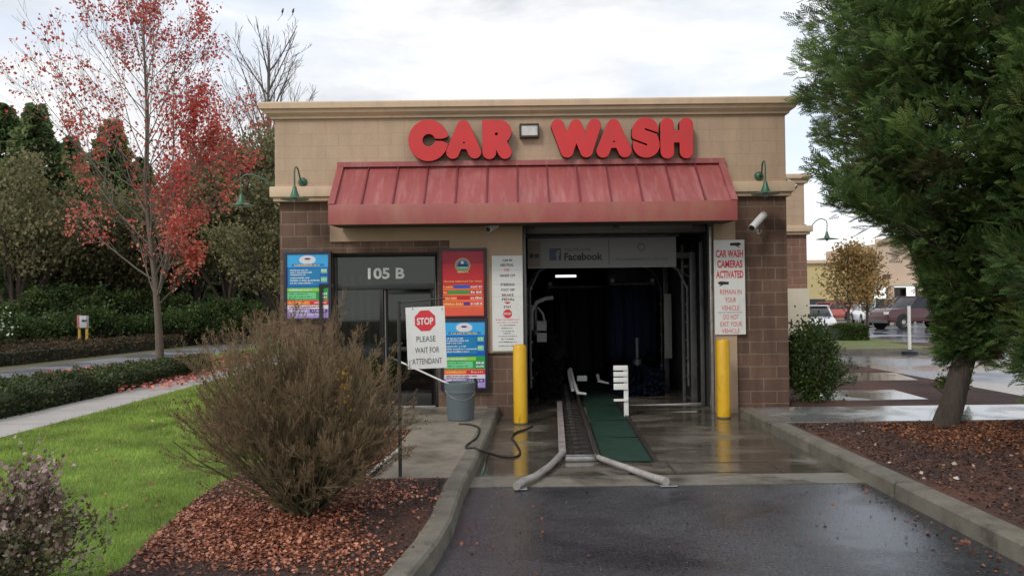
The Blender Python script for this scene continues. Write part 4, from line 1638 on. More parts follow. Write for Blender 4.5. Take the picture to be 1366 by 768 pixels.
# pale cabinet panel on right, hoses on the left
mb = MB().box(WX(886, 16, 430), WX(896, 16, 430), 16.0, 16.05, WZ(478, 16, 890), WZ(392, 16, 890))
tag(build(mb, 'light_panel', mat('pale_panel', (.30, .30, .26), .5), org=(3, 16, 1), bevel=.004), 'narrow pale upright panel on the right side inside the tunnel', 'panel')
mb = MB()
mb.box(WX(716, 14.6, 430), WX(729, 14.6, 430), 14.6, 14.7, WZ(441, 14.6, 720), WZ(428, 14.6, 720))
mb.box(WX(716, 14.6, 430), WX(729, 14.6, 430), 14.6, 14.7, WZ(456, 14.6, 720), WZ(444, 14.6, 720))
mb.tube([W(709, 440, 14.5), W(709, 415, 14.5), W(716, 403, 14.5), W(728, 398, 14.5), W(738, 397, 14.5)], .04, 10)
mb.tube([W(717, 410, 14.45), W(724, 418, 14.45), W(727, 430, 14.45)], .02, 8)
tag(build(mb, 'pipe_manifold', mat('manifold_grey', (.26, .26, .25), .4, .3, 10), org=(.5, 14.5, 1), smooth=True), 'pale grey pipe bend and boxes at the left edge inside the tunnel', 'pipes')
mb = MB()
mb.tube([W(759, 494, 15.2), W(760, 505, 14.8), W(764, 520, 14.3)], [.035, .03, .03], 8)
mb.tube([W(761, 492, 15.2), W(765, 508, 14.6), W(771, 524, 14.2), W(782, 525, 14.2)], [.03, .03, .03, .02], 8)
mb.tube([W(797, 500, 15.5), W(799, 508, 15.3), W(812, 511, 15.2)], [.03, .03, .015], 8)
mb.box(WX(770, 15.4, 500), WX(783, 15.4, 500), 15.4, 15.5, WZ(508, 15.4, 776), WZ(501, 15.4, 776))
tag(build(mb, 'guide_bar', white_s, org=(1, 15, 0), smooth=True), 'short bent white guide bars over the conveyor inside the tunnel', 'guide bars')
mb = MB()
for q in ([(838, 541, 13.8), (935, 538, 13.8)], [(838, 552, 12.9), (930, 549, 12.9)]):
    mb.tube([W(*q[0]), W(*q[1])], .018, 8)
for px_ in (842, 880, 928):
    mb.tube([W(px_, 541, 13.8), W(px_, 551, 12.95)], .014, 6)
tag(build(mb, 'floor_rail', steel, org=(2.4, 13.3, 0), smooth=True), 'low galvanised pipe frame on the wet floor right of the slatted post', 'pipe frame')
mb = MB()
for px_, y_, wd in ((912, 14.2, .05), (927, 14.6, .08), (937, 13.6, .06)):
    x = WX(px_, y_, 450)
    mb.box(x - wd / 2, x + wd / 2, y_, y_ + .06, .01, 2.7)
for z_ in (.6, 1.5, 2.3):
    mb.box(WX(912, 14.2), WX(937, 14.0), 14.27, 14.3, z_, z_ + .05)
mb.tube([W(905, 358, 14), W(922, 372, 14), W(926, 400, 14)], .012, 6)
tag(build(mb, 'equipment_rack', steel_dk, org=(3, 14, 0), bevel=.005), 'upright dull steel rack along the right wall inside the tunnel', 'rack')

# ---------------------------------------------------------------- bin, handle, hose
bc = G(613.5, 562, .137)
bc.y += .2
bn = thing('bucket_bin', 'grey plastic pail on the footpath below the striped menu board', 'pail', bc)
mb = MB()
mb.lathe(bc, [(0, .004), (.175, .004), (.182, .02), (.203, .37), (.208, .38), (.216, .38), (.218, .43), (.222, .44), (.226, .51), (.218, .515), (.208, .51), (.20, .40), (.175, .06), (0, .06)], 32)
build(mb, 'pail_body', grey_plastic, bn, smooth=True)
mb = MB()
pts = []
for k_ in range(13):
    an = math.pi * k_ / 12
    pts.append((bc.x + .21 * math.cos(an), bc.y - .17 * math.sin(an) - .03, bc.z + .44 - .15 * math.sin(an) * (1 + .25 * math.cos(an))))
mb.tube(pts, .004, 6)
build(mb, 'bail_handle', steel, bn, smooth=True)
mb = MB().lathe((bc.x + .2, bc.y - .02, bc.z + .46), [(0, -.02), (.035, -.02), (.035, .02), (0, .02)], 12, None, (1, 0, 0))
mb.tube([(bc.x + .19, bc.y - .05, bc.z + .56), (bc.x + .22, bc.y - .05, bc.z + .53), (bc.x + .22, bc.y - .04, bc.z + .44), (bc.x + .17, bc.y - .08, bc.z + .38)], .022, 8)
build(mb, 'lug', rubber, bn, smooth=True)
hb = Vector((bc.x + .10, bc.y + .02, bc.z + .09))
top = W(531, 481, bc.y - .05)
mb = MB()
rim = W(601, 513, bc.y)
mb.tube([W(612, 519, bc.y), rim, top], .0125, 10, white_s)
mb.tube([top, top + (top - rim).normalized() * .1], .015, 10, steel_dk)
tag(build(mb, 'mop_handle', None, org=tuple(rim), smooth=True), 'long thin white handle leaning out of the grey pail past the stop sign', 'handle')

hs = MB()
hp = [(612, 565), (628, 566), (639, 571), (636, 583), (624, 592), (622, 597), (633, 597)]
pts = [G(x, y, .15) for x, y in hp] + [G(640, 600, .152), G(647, 603, .10), G(652, 604, .018), G(668, 608, .016), G(686, 609, .016), G(694, 603, .016), G(689, 592, .016), G(683, 583, .016), G(689, 576, .016), G(702, 572, .016), G(712, 567, .016)]
P2 = []
for i in range(len(pts) - 1):
    P0 = pts[max(0, i - 1)]; P1 = pts[i]; P2_ = pts[i + 1]; P3 = pts[min(len(pts) - 1, i + 2)]
    for k_ in range(5):
        u = k_ / 5
        P2.append(.5 * ((2 * P1) + (P2_ - P0) * u + (2 * P0 - 5 * P1 + 4 * P2_ - P3) * u * u + (3 * P1 - P0 - 3 * P2_ + P3) * u ** 3))
hs.tube(P2, .011, 8)
tag(build(hs, 'hose', rubber, org=(-.2, 10, .01), smooth=True), 'thin black hose looping from the pail over the kerb onto the apron', 'hose')

# ---------------------------------------------------------------- stop sign board on its dark post
pb = G(534, 635, .136)
Yq = pb.y
st = thing('attendant_sign', 'white board with red octagon reading STOP PLEASE WAIT FOR ATTENDANT on a dark post', 'sign', pb)
mb = MB()
ztop = W(534, 402, Yq).z
mb.tube([(pb.x, Yq, .13), (pb.x, Yq, ztop)], .017, 10)
mb.tube([(pb.x, Yq, ztop - .01), W(594, 398, Yq)], .008, 8)
build(mb, 'post', mat('dark_post', (.03, .028, .025), .6), st, smooth=True)
bx0, bx1 = W(543, 450, Yq).x, W(595, 450, Yq).x
cz0, cz1 = W(569, 491, Yq).z, W(569, 409, Yq).z
ccx, ccz = (bx0 + bx1) / 2, (cz0 + cz1) / 2
tl = R(1.9)
def tf(v):
    dx, dz_ = v[0] - ccx, v[2] - ccz
    return (ccx + dx * math.cos(tl) - dz_ * math.sin(tl), v[1], ccz + dx * math.sin(tl) + dz_ * math.cos(tl))
y = Yq - .03
mb = MB()
w, h = bx1 - bx0, cz1 - cz0
q = MB().box(bx0, bx1, y, y + .006, cz0, cz1)
mb.add([tf(v) for v in q.v], q.f, white_p)
X = lambda u: bx0 + w * u
Z = lambda v: cz1 - h * v
disc(mb, X(.49), Z(.225), w * .285, y - .001, red_ink, 8, tf, rot=math.pi / 8)
put_text(mb, 'STOP', X(.28), X(.70), Z(.29), Z(.175), y - .0025, white_p, .03, tf)
put_text(mb, 'PLEASE', X(.25), X(.74), Z(.565), Z(.475), y - .0015, black_ink, .0, tf)
put_text(mb, 'WAIT FOR', X(.20), X(.82), Z(.745), Z(.655), y - .0015, black_ink, .0, tf)
put_text(mb, 'ATTENDANT', X(.12), X(.88), Z(.925), Z(.835), y - .0015, black_ink, .0, tf)
build(mb, 'board', None, st)
mb = MB()
for px_ in (551, 590):
    a = W(px_, 410, Yq)
    mb.tube([(a.x, y - .004, a.z - .02), (a.x + .004, y + .02, a.z + .03), (a.x, y + .03, a.z + .06)], .004, 6)
build(mb, 'hook', rubber, st)

# white edging rail at the left of the footpath
mb = MB()
mb.tube([G(489, 635, .145), G(505, 621, .19), G(531, 600, .19)], .016, 8)
tag(build(mb, 'edging_bar', white_s, org=tuple(G(489, 635, .14)), smooth=True), 'short pale bar lying along the left edge of the footpath behind the bush', 'bar')

# ================================================================== VEGETATION
def leaves_mesh(name, P, D, S, material, parent, rnd=None):
    V, F = scatter(LEAF_T, LEAF_F, P, D, S)
    return np_mesh(name, V, F, material, parent, rng.random(len(P)) if rnd is None else rnd)


def cloud_dirs(n, up=.0):
    d = rng.normal(0, 1, (n, 3))
    d[:, 2] += up
    return unit(d)


# --- bare bush in front
bb = G(405, 684, .125)
bush = thing('bare_bush', 'big rounded bush of bare brown twigs standing in the leaf-strewn mulch bed', 'bush', bb)
segs, tips = [], []
for i in range(118):
    az = 2 * math.pi * i / 118 * 7.3 + random.uniform(-.1, .1)
    tilt = math.acos(1 - (1 - math.cos(R(63))) * ((i + .5) / 118) ** 1.15)
    d = Vector((math.cos(az) * math.sin(tilt), math.sin(az) * math.sin(tilt), math.cos(tilt)))
    st_ = bb + Vector((random.gauss(0, .05), random.gauss(0, .05), -.02))
    L = random.uniform(1.04, 1.10) * float(np.interp(tilt, [0, .5, .9, 1.3], [1.30, 1.25, 1.06, .86])) * (1 - .085 * math.cos(az) * math.sin(tilt))
    grow(segs, tips, st_, d, L, random.uniform(.009, .018), 0, 3, 5, .09, .06, (6, 8), (16, 42), (.34, .50), .30, .0011)
segs = np.array(segs)
V, F = sticks(segs[:, :8])
rn = np.clip(np.tile(segs[:, 8] / 3 * .6, 3) + rng.normal(.22, .14, len(F)), 0, 1)
np_mesh('branches', V, F, twig_m, bush, rn)
print('bush segs', len(segs))
tp = np.array([t_[0] for t_ in tips]); td = np.array([t_[1] for t_ in tips])
sel = rng.random(len(tp)) < .06
leaves_mesh('buds', tp[sel], td[sel], rng.uniform(.010, .022, sel.sum()), leaf_mat('dry_leaves', [(0, (.07, .04, .02)), (1, (.24, .15, .07))], .7, .2), bush)
c = W(460, 520, 6.2)
P = np.array(c) + rng.normal(0, 1, (70, 3)) * np.array([.025, .05, .11])
leaves_mesh('yellow_leaves', P, cloud_dirs(70, -.5), rng.uniform(.02, .035, 70), yel_leaf, bush)

# --- purple shrub, lower left
ps = Vector((-2.80, 4.5, .10))
ps_t = thing('shrub', 'purple and green leafy shrub in the bottom left corner', 'shrub', ps)
segs, tips = [], []
for i in range(34):
    az = random.uniform(0, 2 * math.pi)
    tilt = R(random.uniform(5, 72))
    d = Vector((math.cos(az) * math.sin(tilt), math.sin(az) * math.sin(tilt), math.cos(tilt)))
    grow(segs, tips, ps.copy(), d, random.uniform(.48, .74), .008, 0, 2, 4, .15, .08, (4, 6), (20, 45), (.4, .6), .2, .002)
segs = np.array(segs)
V, F = sticks(segs[:, :8])
np_mesh('stems', V, F, bark_brown, ps_t)
tp = np.array([t_[0] for t_ in tips]); td = np.array([t_[1] for t_ in tips])
idx = rng.integers(0, len(tp), 7500)
P = tp[idx] + rng.normal(0, .028, (7500, 3))
D = unit(td[idx] + cloud_dirs(7500) * .9)
hz = np.clip((P[:, 2] - .2) / .6, 0, 1)
leaves_mesh('leaves', P, D, rng.uniform(.016, .040, 7500), purple_leaf, ps_t, np.clip(hz * .62 + rng.normal(.08, .2, 7500), 0, 1))


# --- cypress trees on the right
def cypress(label, base, ztop, lean, prof, nbr, nspray, trunk_r, seed, extra=()):
    rg = np.random.default_rng(seed)
    t = thing('cypress_tree', label, 'tree', base, None)
    b0 = Vector(base)
    mb = MB()
    def axis(z):
        q = 1 - np.exp(-(z - b0.z) / 2.2)
        return b0.x + lean * q, b0.y + .3 * lean * q
    pts, rad = [], []
    for i, z in enumerate([-.05, .08, .25, .6, 1.1, 1.8, 2.6, 3.6, 5, 7, 9, ztop - .3]):
        ax_, ay_ = axis(b0.z + max(z, 0))
        pts.append(Vector((ax_ + .012 * math.sin(7 * z), ay_, b0.z + z)))
        rad.append(trunk_r * [1.22, 1.12, 1.04, 1.0, .94, .88, .8, .7, .55, .4, .2, .06][i])
    mb.tube(pts, rad, 14)
    build(mb, 'trunk', mat('cypress_bark', (.062, .048, .038), .95, .45, 6, 1.0, 22, stretch=(1, 1, .18), dist=.05), t, smooth=True)
    zs = np.array([p[0] for p in prof]); rs = np.array([p[1] for p in prof])
    # branches
    u = rg.random(nbr)
    z = zs[0] + (zs[-1] - zs[0]) * u ** .9
    az = rg.uniform(0, 2 * np.pi, nbr)
    rr_ = np.interp(z, zs, rs) * (1 + np.clip(rg.normal(-.02, .08, nbr), -.2, .08))
    axx, ayy = axis(z)
    ax = np.stack([axx, ayy, z], 1)
    rise = rg.uniform(.15, .55, nbr)
    tipp = np.stack([ax[:, 0] + rr_ * np.cos(az), ax[:, 1] + rr_ * np.sin(az), z], 1)
    root = ax.copy()
    root[:, 2] = np.maximum(z - rr_ * rise, b0.z + .5)
    for e0, e1 in extra:
        for j_ in range(3):
            root = np.vstack([root, np.array(e0)[None]])
            tipp = np.vstack([tipp, (np.array(e1) + rg.normal(0, .05, 3))[None]])
            rr_ = np.append(rr_, .9)
    nbr = len(root)
    seg = []
    for i in range(nbr):
        m_ = root[i] * .5 + tipp[i] * .5 + np.array([0, 0, -.06 * rr_[i]])
        seg.append((*root[i], *m_, .022, .014)); seg.append((*m_, *(tipp[i] * .93 + root[i] * .07), .014, .004))
    V, F = sticks(np.array(seg))
    np_mesh('branches', V, F, bark_brown, t)
    # spray template: a flat feathery frond, 11 leaflets
    T, FT = [], []
    for k_ in range(11):
        yb_ = k_ / 11
        sgn = 1 if k_ % 2 else -1
        L = .44 * (1 - yb_ * .70)
        a_ = R(46 - 18 * yb_)
        dx, dy = math.sin(a_) * sgn * L, math.cos(a_) * L
        o = len(T)
        w_ = .042
        T += [(0, yb_ * .8, 0), (dx * .5 + w_ * .8, yb_ * .8 + dy * .5 - w_ * sgn * .5, .03), (dx, yb_ * .8 + dy, -.01), (dx * .5 - w_ * .8, yb_ * .8 + dy * .5 + w_ * sgn * .5, .03)]
        FT.append((o, o + 1, o + 2, o + 3))
    T = np.array(T); FT = np.array(FT)
    n = nbr * nspray
    bi = np.repeat(np.arange(nbr), nspray)
    s = rg.beta(1.7, 1.0, n)
    s = .16 + .86 * s
    bd = unit(tipp - root)[bi]
    P = root[bi] * (1 - s[:, None]) + tipp[bi] * s[:, None]
    off = rg.normal(0, 1, (n, 3)) * np.array([1, 1, .62])
    off = off - (off * bd).sum(1, keepdims=True) * bd
    spread = (.36 * (1.12 - s))[:, None] * np.clip(rr_[bi] / 1.5, .45, 1.3)[:, None] + .035
    P = P + off * spread
    D = unit(bd * 1.0 + off * .55 + np.array([0, 0, .15]) + rg.normal(0, .30, (n, 3)))
    S = rg.uniform(.11, .27, n)
    spin = rg.normal(0, .75, n)
    V, F = scatter(T, FT, P, D, S, spin)
    brn = rg.normal(0, .19, nbr)
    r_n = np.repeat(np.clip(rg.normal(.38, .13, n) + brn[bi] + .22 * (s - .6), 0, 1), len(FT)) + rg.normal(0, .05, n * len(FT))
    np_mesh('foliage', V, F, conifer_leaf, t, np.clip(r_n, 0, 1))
    return t, root, tipp


tb1 = G(1265, 569, .127)
tb1.y += .1
profA = [(1.05, .20), (1.4, .34), (1.8, .50), (2.3, .76), (2.7, 1.08), (3.2, 1.68), (3.8, 2.08), (4.6, 2.26), (6.0, 2.26), (8, 1.95), (10, 1.1), (11, .2)]
cypress('tall green cypress with a visible leaning brown trunk in the mulch right of the kerb', tb1, 11, 1.05, profA, 880, 118, .136, 3,
        [((6.2, 10.6, 2.0), W(1097, 238, 9.6)), ((6.2, 10.6, 2.2), W(1122, 270, 9.9))])
tb2 = Vector((6.75, 8.6, .127))
profB = [(.40, .70), (.8, 1.15), (1.3, 1.35), (1.9, 1.45), (2.6, 1.5), (3.4, 1.45), (4.4, 1.35), (6, 1.1), (7.5, .7), (8.2, .2)]
cypress('nearer green cypress with low skirts cut off by the right edge of the picture', tb2, 8.3, .15, profB, 620, 105, .14, 5)


# --- leafy shrub helper
def leafy(name, label, cat, base, rad, h, n, lsz, material, group=None, stems=14, zlow=.05, hollow=.35, woody=True, full=False):
    t = thing(name, label, cat, base, group)
    bx, by, bz = base
    if woody:
        sg, tp_ = [], []
        for i in range(stems):
            az = random.uniform(0, 2 * math.pi); tl_ = R(random.uniform(5, 55))
            d = Vector((math.cos(az) * math.sin(tl_), math.sin(az) * math.sin(tl_), math.cos(tl_)))
            grow(sg, tp_, Vector(base), d, h * .75, h * .016, 0, 1, 3, .15, .08, (3, 4), (20, 45), (.4, .6), .25, .003)
        V, F = sticks(np.array(sg)[:, :8])
        np_mesh('stems', V, F, bark_brown, t)
    nc = max(8, int(n / 60))
    c = unit(rng.normal(0, 1, (nc, 3)))
    c[:, 2] = np.abs(c[:, 2]) * 1.0 - .15 if not full else c[:, 2]
    rr_ = rng.uniform(hollow, 1, (nc, 1)) ** .6
    c = c * rr_ * np.array([rad * .85, rad * .85, h * .42]) + np.array([bx, by, bz + h * .48])
    ci = rng.integers(0, nc, n)
    P = c[ci] + rng.normal(0, 1, (n, 3)) * np.array([rad * .16, rad * .16, h * .10])
    P[:, 2] = np.maximum(P[:, 2], bz + zlow)
    D = unit(P - np.array([bx, by, bz + h * .2]) + cloud_dirs(n) * rad * .9)
    cr = rng.normal(0, .12, nc)
    leaves_mesh('leaves', P, D, rng.uniform(.7, 1.3, n) * lsz, material, t, np.clip(rng.normal(.45, .2, n) + cr[ci], 0, 1))
    return t


leafy('shrub', 'dark green shrub growing against the right side of the brick pier', 'shrub', (4.72, 13.05, .125), .46, 1.30, 9000, .042, shrub_leaf, full=True)
dk = thing('twiggy_shrub', 'low twiggy grey-green shrub just right of the dark shrub by the pier', 'shrub', (5.06, 13.3, .125))
sg, tp_ = [], []
for i in range(20):
    az = random.uniform(0, 2 * math.pi); tl_ = R(random.uniform(5, 60))
    d = Vector((math.cos(az) * math.sin(tl_), math.sin(az) * math.sin(tl_), math.cos(tl_)))
    grow(sg, tp_, Vector((5.06, 13.3, .125)), d, .62, .008, 0, 2, 4, .15, .06, (3, 5), (20, 45), (.4, .6), .25, .002)
V, F = sticks(np.array(sg)[:, :8]); np_mesh('stems', V, F, bark_brown, dk)
tp = np.array([t_[0] for t_ in tp_])
idx = rng.integers(0, len(tp), 1500)
leaves_mesh('leaves', tp[idx] + rng.normal(0, .02, (1500, 3)), cloud_dirs(1500, .3), rng.uniform(.02, .04, 1500), shrub_leaf, dk)
leafy('shrub', 'small lime green shrub just left of the cypress trunk', 'shrub', (6.95, 13.1, .125), .26, .55, 500, .05, lime_leaf, hollow=.2)

# --- hedges
def hedge(label, path, w, h, z0, n, lsz, material, core_m, group=None):
    t = thing('hedge', label, 'hedge', (path[0][0], path[0][1], z0), group)
    mb = MB()
    for i in range(len(path) - 1):
        a, b2 = Vector((*path[i], 0)), Vector((*path[i + 1], 0))
        d = (b2 - a).normalized(); nn = Vector((d.y, -d.x, 0)) * (w / 2 - .06)
        vs = [a - nn, a + nn, b2 + nn, b2 - nn]
        mb.add([(v.x, v.y, z0) for v in vs] + [(v.x, v.y, z0 + h - .06) for v in vs], [(4, 5, 6, 7), (0, 1, 5, 4), (1, 2, 6, 5), (2, 3, 7, 6), (3, 0, 4, 7)])
    build(mb, 'core', core_m, t)
    L = [math.dist(path[i], path[i + 1]) for i in range(len(path) - 1)]
    si = rng.choice(len(L), n, p=np.array(L) / sum(L))
    u = rng.random(n)
    pa = np.array(path)
    A, Bv = pa[si], pa[si + 1]
    d = unit(Bv - A)
    nn = np.stack([d[:, 1], -d[:, 0]], 1)
    # position around the section: top or either side
    per = rng.random(n) * (w + 2 * h)
    q = np.where(per < w, per - w / 2, np.where(per < w + h, w / 2, -w / 2))
    zz = np.where(per < w, h, np.where(per < w + h, per - w, per - w - h))
    bumpv = .05 * np.sin(u * sum(L) * 3.1 + q * 5) + .03 * np.sin(u * 47)
    P = np.concatenate([A * (1 - u[:, None]) + Bv * u[:, None] + nn * (q + rng.normal(0, .03, n))[:, None], (z0 + zz + bumpv * (zz / h) + rng.normal(0, .025, n))[:, None]], 1)
    D = unit(np.concatenate([nn * (q / (w / 2))[:, None], (zz / h)[:, None]], 1) + cloud_dirs(n) * .8)
    P[:, 2] = np.maximum(P[:, 2], z0 + .02)
    leaves_mesh('leaves', P, D, rng.uniform(.7, 1.3, n) * lsz, material, t)
    return t


core_d = mat('hedge_core', (.02, .028, .014), .95)
hedge('low dark clipped hedge between the pavement and the street, nearest row', [(-7.88, 6), (-7.9, 20.5)], .82, .33, .118, 24000, .045, hedge_leaf, core_d)
gc = hedge('x', [(-10.3, 8), (-9.95, 18), (-9.2, 23)], 2.3, .07, .100, 20000, .055, hedge_leaf, core_d)
gc.name = 'ground_cover'
tag(gc, 'low green ground cover on the verge between the clipped hedge and the street', 'ground cover', kind='stuff')
hedge('first low hedge across the street, at the kerb line', [(-17.2, 18), (-15.9, 25), (-15.0, 34), (-14.6, 48)], 1.3, .42, 0, 12000, .09, hedge_brown, core_d)
hedge('second low brown hedge across the street, behind the first row', [(-20.5, 20), (-18.4, 28), (-16.6, 38), (-16.0, 50)], 1.4, .46, 0, 9000, .10, hedge_brown, core_d)

# --- leaf litter, chips and grass
def ground_scatter(name, n, poly, z, lsz, material, dens=None, flat=.35):
    xs = [p[0] for p in poly]; ys_ = [p[1] for p in poly]
    P = []
    x = rng.uniform(min(xs), max(xs), n * 4); y_ = rng.uniform(min(ys_), max(ys_), n * 4)
    ins = np.zeros(len(x), bool)
    j = len(poly) - 1
    for i in range(len(poly)):
        xi, yi = poly[i]; xj, yj = poly[j]
        c_ = ((yi > y_) != (yj > y_)) & (x < (xj - xi) * (y_ - yi) / (yj - yi + 1e-12) + xi)
        ins ^= c_
        j = i
    x, y_ = x[ins], y_[ins]
    if dens is not None:
        k_ = rng.random(len(x)) < dens(x, y_)
        x, y_ = x[k_], y_[k_]
    x, y_ = x[:n], y_[:n]
    m_ = len(x)
    P = np.stack([x, y_, np.full(m_, z) + rng.uniform(0, .012, m_)], 1)
    D = rng.normal(0, 1, (m_, 3)); D[:, 2] *= flat
    return P, unit(D), m_


def litter(name, label, n, poly, z, lo, hi, material, dens=None, flat=.3):
    P, D, m_ = ground_scatter(name, n, poly, z, 0, material, dens)
    V, F = scatter(LEAF_T, LEAF_F, P, D, rng.uniform(lo, hi, m_), rng.normal(0, .5, m_))
    o = np_mesh(name, V, F, material, None, rng.random(m_), org=(poly[0][0], poly[0][1], z))
    tag(o, label, 'fallen leaves' if 'lea' in name else name.replace('_', ' '), kind='stuff')
    return o


def dl_(x, y_):
    n_ = np.sin(x * 3.1 + 1.3 * np.sin(y_ * 2.3)) + np.sin(y_ * 4.1 + x * 1.7)
    near = np.clip(1.15 - np.hypot((x + 2.2) / 1.25, (y_ - 6.1) / 1.2), 0, 1)
    return np.clip(near * 1.6 + .08 + .22 * n_, .03, 1)


litter('fallen_leaves', 'reddish brown fallen leaves strewn under the bare bush', 36000, bed_poly, .130, .014, .036, litter_leaf, dl_)
litter('fallen_leaves', 'pink red fallen leaves below the red tree', 2600, [(-11.3, 19.2), (-8.9, 17.5), (-7.2, 15.2), (-6.6, 16), (-6.9, 21), (-8, 26), (-10.2, 26)], .19, .06, .11, pink_litter)
litter('mulch_chips', 'dark bark chips over the left mulch bed', 9000, bed_poly, .126, .012, .032, chip_m)
litter('mulch_chips', 'red brown bark chips over the right mulch bed', 15000, [(3.6, 3.5), (3.6, 10.7), (7.5, 10.7), (5.5, 3.5)], .130, .015, .04, chip_m)
litter('fallen_leaves', 'few pale leaves and scraps on the right mulch bed', 60, [(3.6, 5), (3.6, 10.7), (5.8, 10.7), (4.5, 5)], .136, .03, .06, leaf_mat('pale_scraps', [(0, (.3, .25, .18)), (1, (.5, .46, .4))], .6, 0), None)
leaf_dark_m = leaf_mat('wet_brown_leaves', [(0, (.06, .025, .016)), (1, (.26, .095, .055))], .35, .1)
litter('fallen_leaves', 'scattered wet leaves on the asphalt by the kerbs', 70, [(-.45, 5.2), (-.35, 7.6), (3.2, 7.6), (3.2, 5.2)], .006, .018, .04, leaf_dark_m, lambda x, y_: np.where((x < -.1) | (x > 2.8), 1., .25))
litter('fallen_leaves', 'line of dead leaves in the right gutter', 80, [(2.95, 4.6), (3.12, 7.8), (3.23, 7.8), (3.23, 4.6)], .008, .02, .045, leaf_dark_m)

grit_m = leaf_mat('grit', [(0, (.02, .018, .016)), (.7, (.09, .07, .05)), (1, (.30, .27, .22))], .8, 0)
litter('road_grit', 'dark grit and leaf crumbs scattered on the asphalt drive', 900, [(-.45, 5.0), (-.36, 7.75), (3.25, 7.75), (3.25, 4.2), (0, 4.2)], .004, .005, .013, grit_m, lambda x, y_: np.clip(.12 + np.exp(-(3.27 - x) * 2.2) + np.exp(-(x + .45) * 3), 0, 1))
needle_m = leaf_mat('dry_needles', [(0, (.12, .045, .025)), (1, (.36, .15, .07))], .7, .1)
litter('dry_needles', 'rusty dry needles lying round the cypress trunk', 7000, [(4.6, 7.5), (4.4, 10.7), (8, 10.7), (8, 7.0), (6, 6.6)], .136, .012, .05, needle_m, lambda x, y_: np.clip(1.2 - np.hypot(x - 5.9, (y_ - 9.9) * 1.3) / 2.0, .05, 1))
litter('fallen_leaves', 'odd brown leaves blown across the lawn', 260, [(-6.3, 5.5), (-6.3, 16), (-4.4, 14), (-4.4, 9), (-2.9, 7.4), (-2.4, 6), (-3, 4.8)], .155, .02, .045, litter_leaf)
lawn_area = [(p.x, p.y) for p in bed_edge][::-1] + [(-3.2, 9.8), (-4.2, 11), (-4.1, 14), (-5, 20), (-6.35, 22), (-6.35, 5.0), (-4.5, 3.6), (-2.75, 3.9)]
def gdens(x, y_): return np.clip((7.5 / np.maximum(y_, 4)) ** 1.6, .05, 1)
P, D, m_ = ground_scatter('grass', 150000, lawn_area, .118, 0, None, gdens)
P[:, 2] = .112
P[:, 0] += rng.normal(0, .035, m_)
P[:, 1] += rng.normal(0, .035, m_)
D = unit(np.stack([rng.normal(0, .45, m_), rng.normal(0, .45, m_), np.ones(m_)], 1))
GT = np.array([(-.06, 0, 0), (.06, 0, 0), (.02, 1, .12)]); GF = np.array([(0, 1, 2)])
V, F = scatter(GT, GF, P, D, rng.uniform(.025, .055, m_) * np.clip(P[:, 1] / 8, 1, 2))
o = np_mesh('grass', V, F, grass_m, None, rng.random(m_), org=(-4, 8, .118))
tag(o, 'bright green mown grass of the lawn left of the bush', 'grass', kind='stuff')

# --- red maple by the street
def tree_mesh(t, segs, bark, minr=0.0):
    s_ = np.array(segs)
    V, F = sticks(s_[:, :8])
    np_mesh('limbs', V, F, bark, t)


mbp = G(214, 487, .118)
mp = thing('red_maple_tree', 'slender tree with sparse scarlet leaves beside the street', 'tree', mbp)
px_m = mbp.y / FPX
tk = [mbp - Vector((0, 0, .05))] + [Vector((mbp.x + dx, mbp.y + dy, z)) for dx, dy, z in ((-.05, 0, 1.2), (-.15, .05, 2.4), (-.33, .1, 3.8), (-.45, .1, 5.2), (-.40, .15, 6.8), (-.45, .1, 8.5), (-.5, .1, 10.4))]
mb = MB().tube(tk, [.12, .095, .08, .065, .052, .04, .028, .012], 10)
build(mb, 'trunk', mat('maple_bark', (.13, .105, .08), .9, .35, 9, .8, 30, stretch=(1, 1, .3), dist=.02), mp, smooth=True)
segs, tips = [], []
for i in range(44):
    z = 1.6 + 8.0 * (i + random.random()) / 44
    j = max(k_ for k_ in range(len(tk)) if tk[k_].z <= z)
    q = tk[j].lerp(tk[min(j + 1, len(tk) - 1)], (z - tk[j].z) / max(.1, tk[min(j + 1, len(tk) - 1)].z - tk[j].z))
    az = i * 2.4 + random.uniform(-.4, .4)
    tl_ = R(random.uniform(40, 60) if z < 5 else random.uniform(30, 48))
    d = Vector((math.cos(az) * math.sin(tl_), math.sin(az) * math.sin(tl_) * .8, math.cos(tl_)))
    L = float(np.interp(z, [1.5, 2.4, 3.2, 4.5, 6, 8, 10], [1.8, 3.2, 4.6, 4.9, 3.9, 2.5, 1.2])) * random.uniform(.85, 1.12)
    grow(segs, tips, q, d, L, .034 * (1 - z / 14), 0, 2, 6, .09, .09, (5, 7), (20, 42), (.34, .5), .25, .004)
st0 = Vector((mbp.x - .03, mbp.y + .05, 2.1))
for q_ in range(3):
    grow(segs, tips, st0, Vector((.16 + .08 * q_, .05 * q_, 1)), 6.2 - q_, .05 - .01 * q_, 0, 2, 8, .05, .05, (9, 12), (25, 48), (.25, .4), .12, .004)
tree_mesh(mp, segs, bark_grey)
tp = np.array([t_[0] for t_ in tips]); td = np.array([t_[1] for t_ in tips])
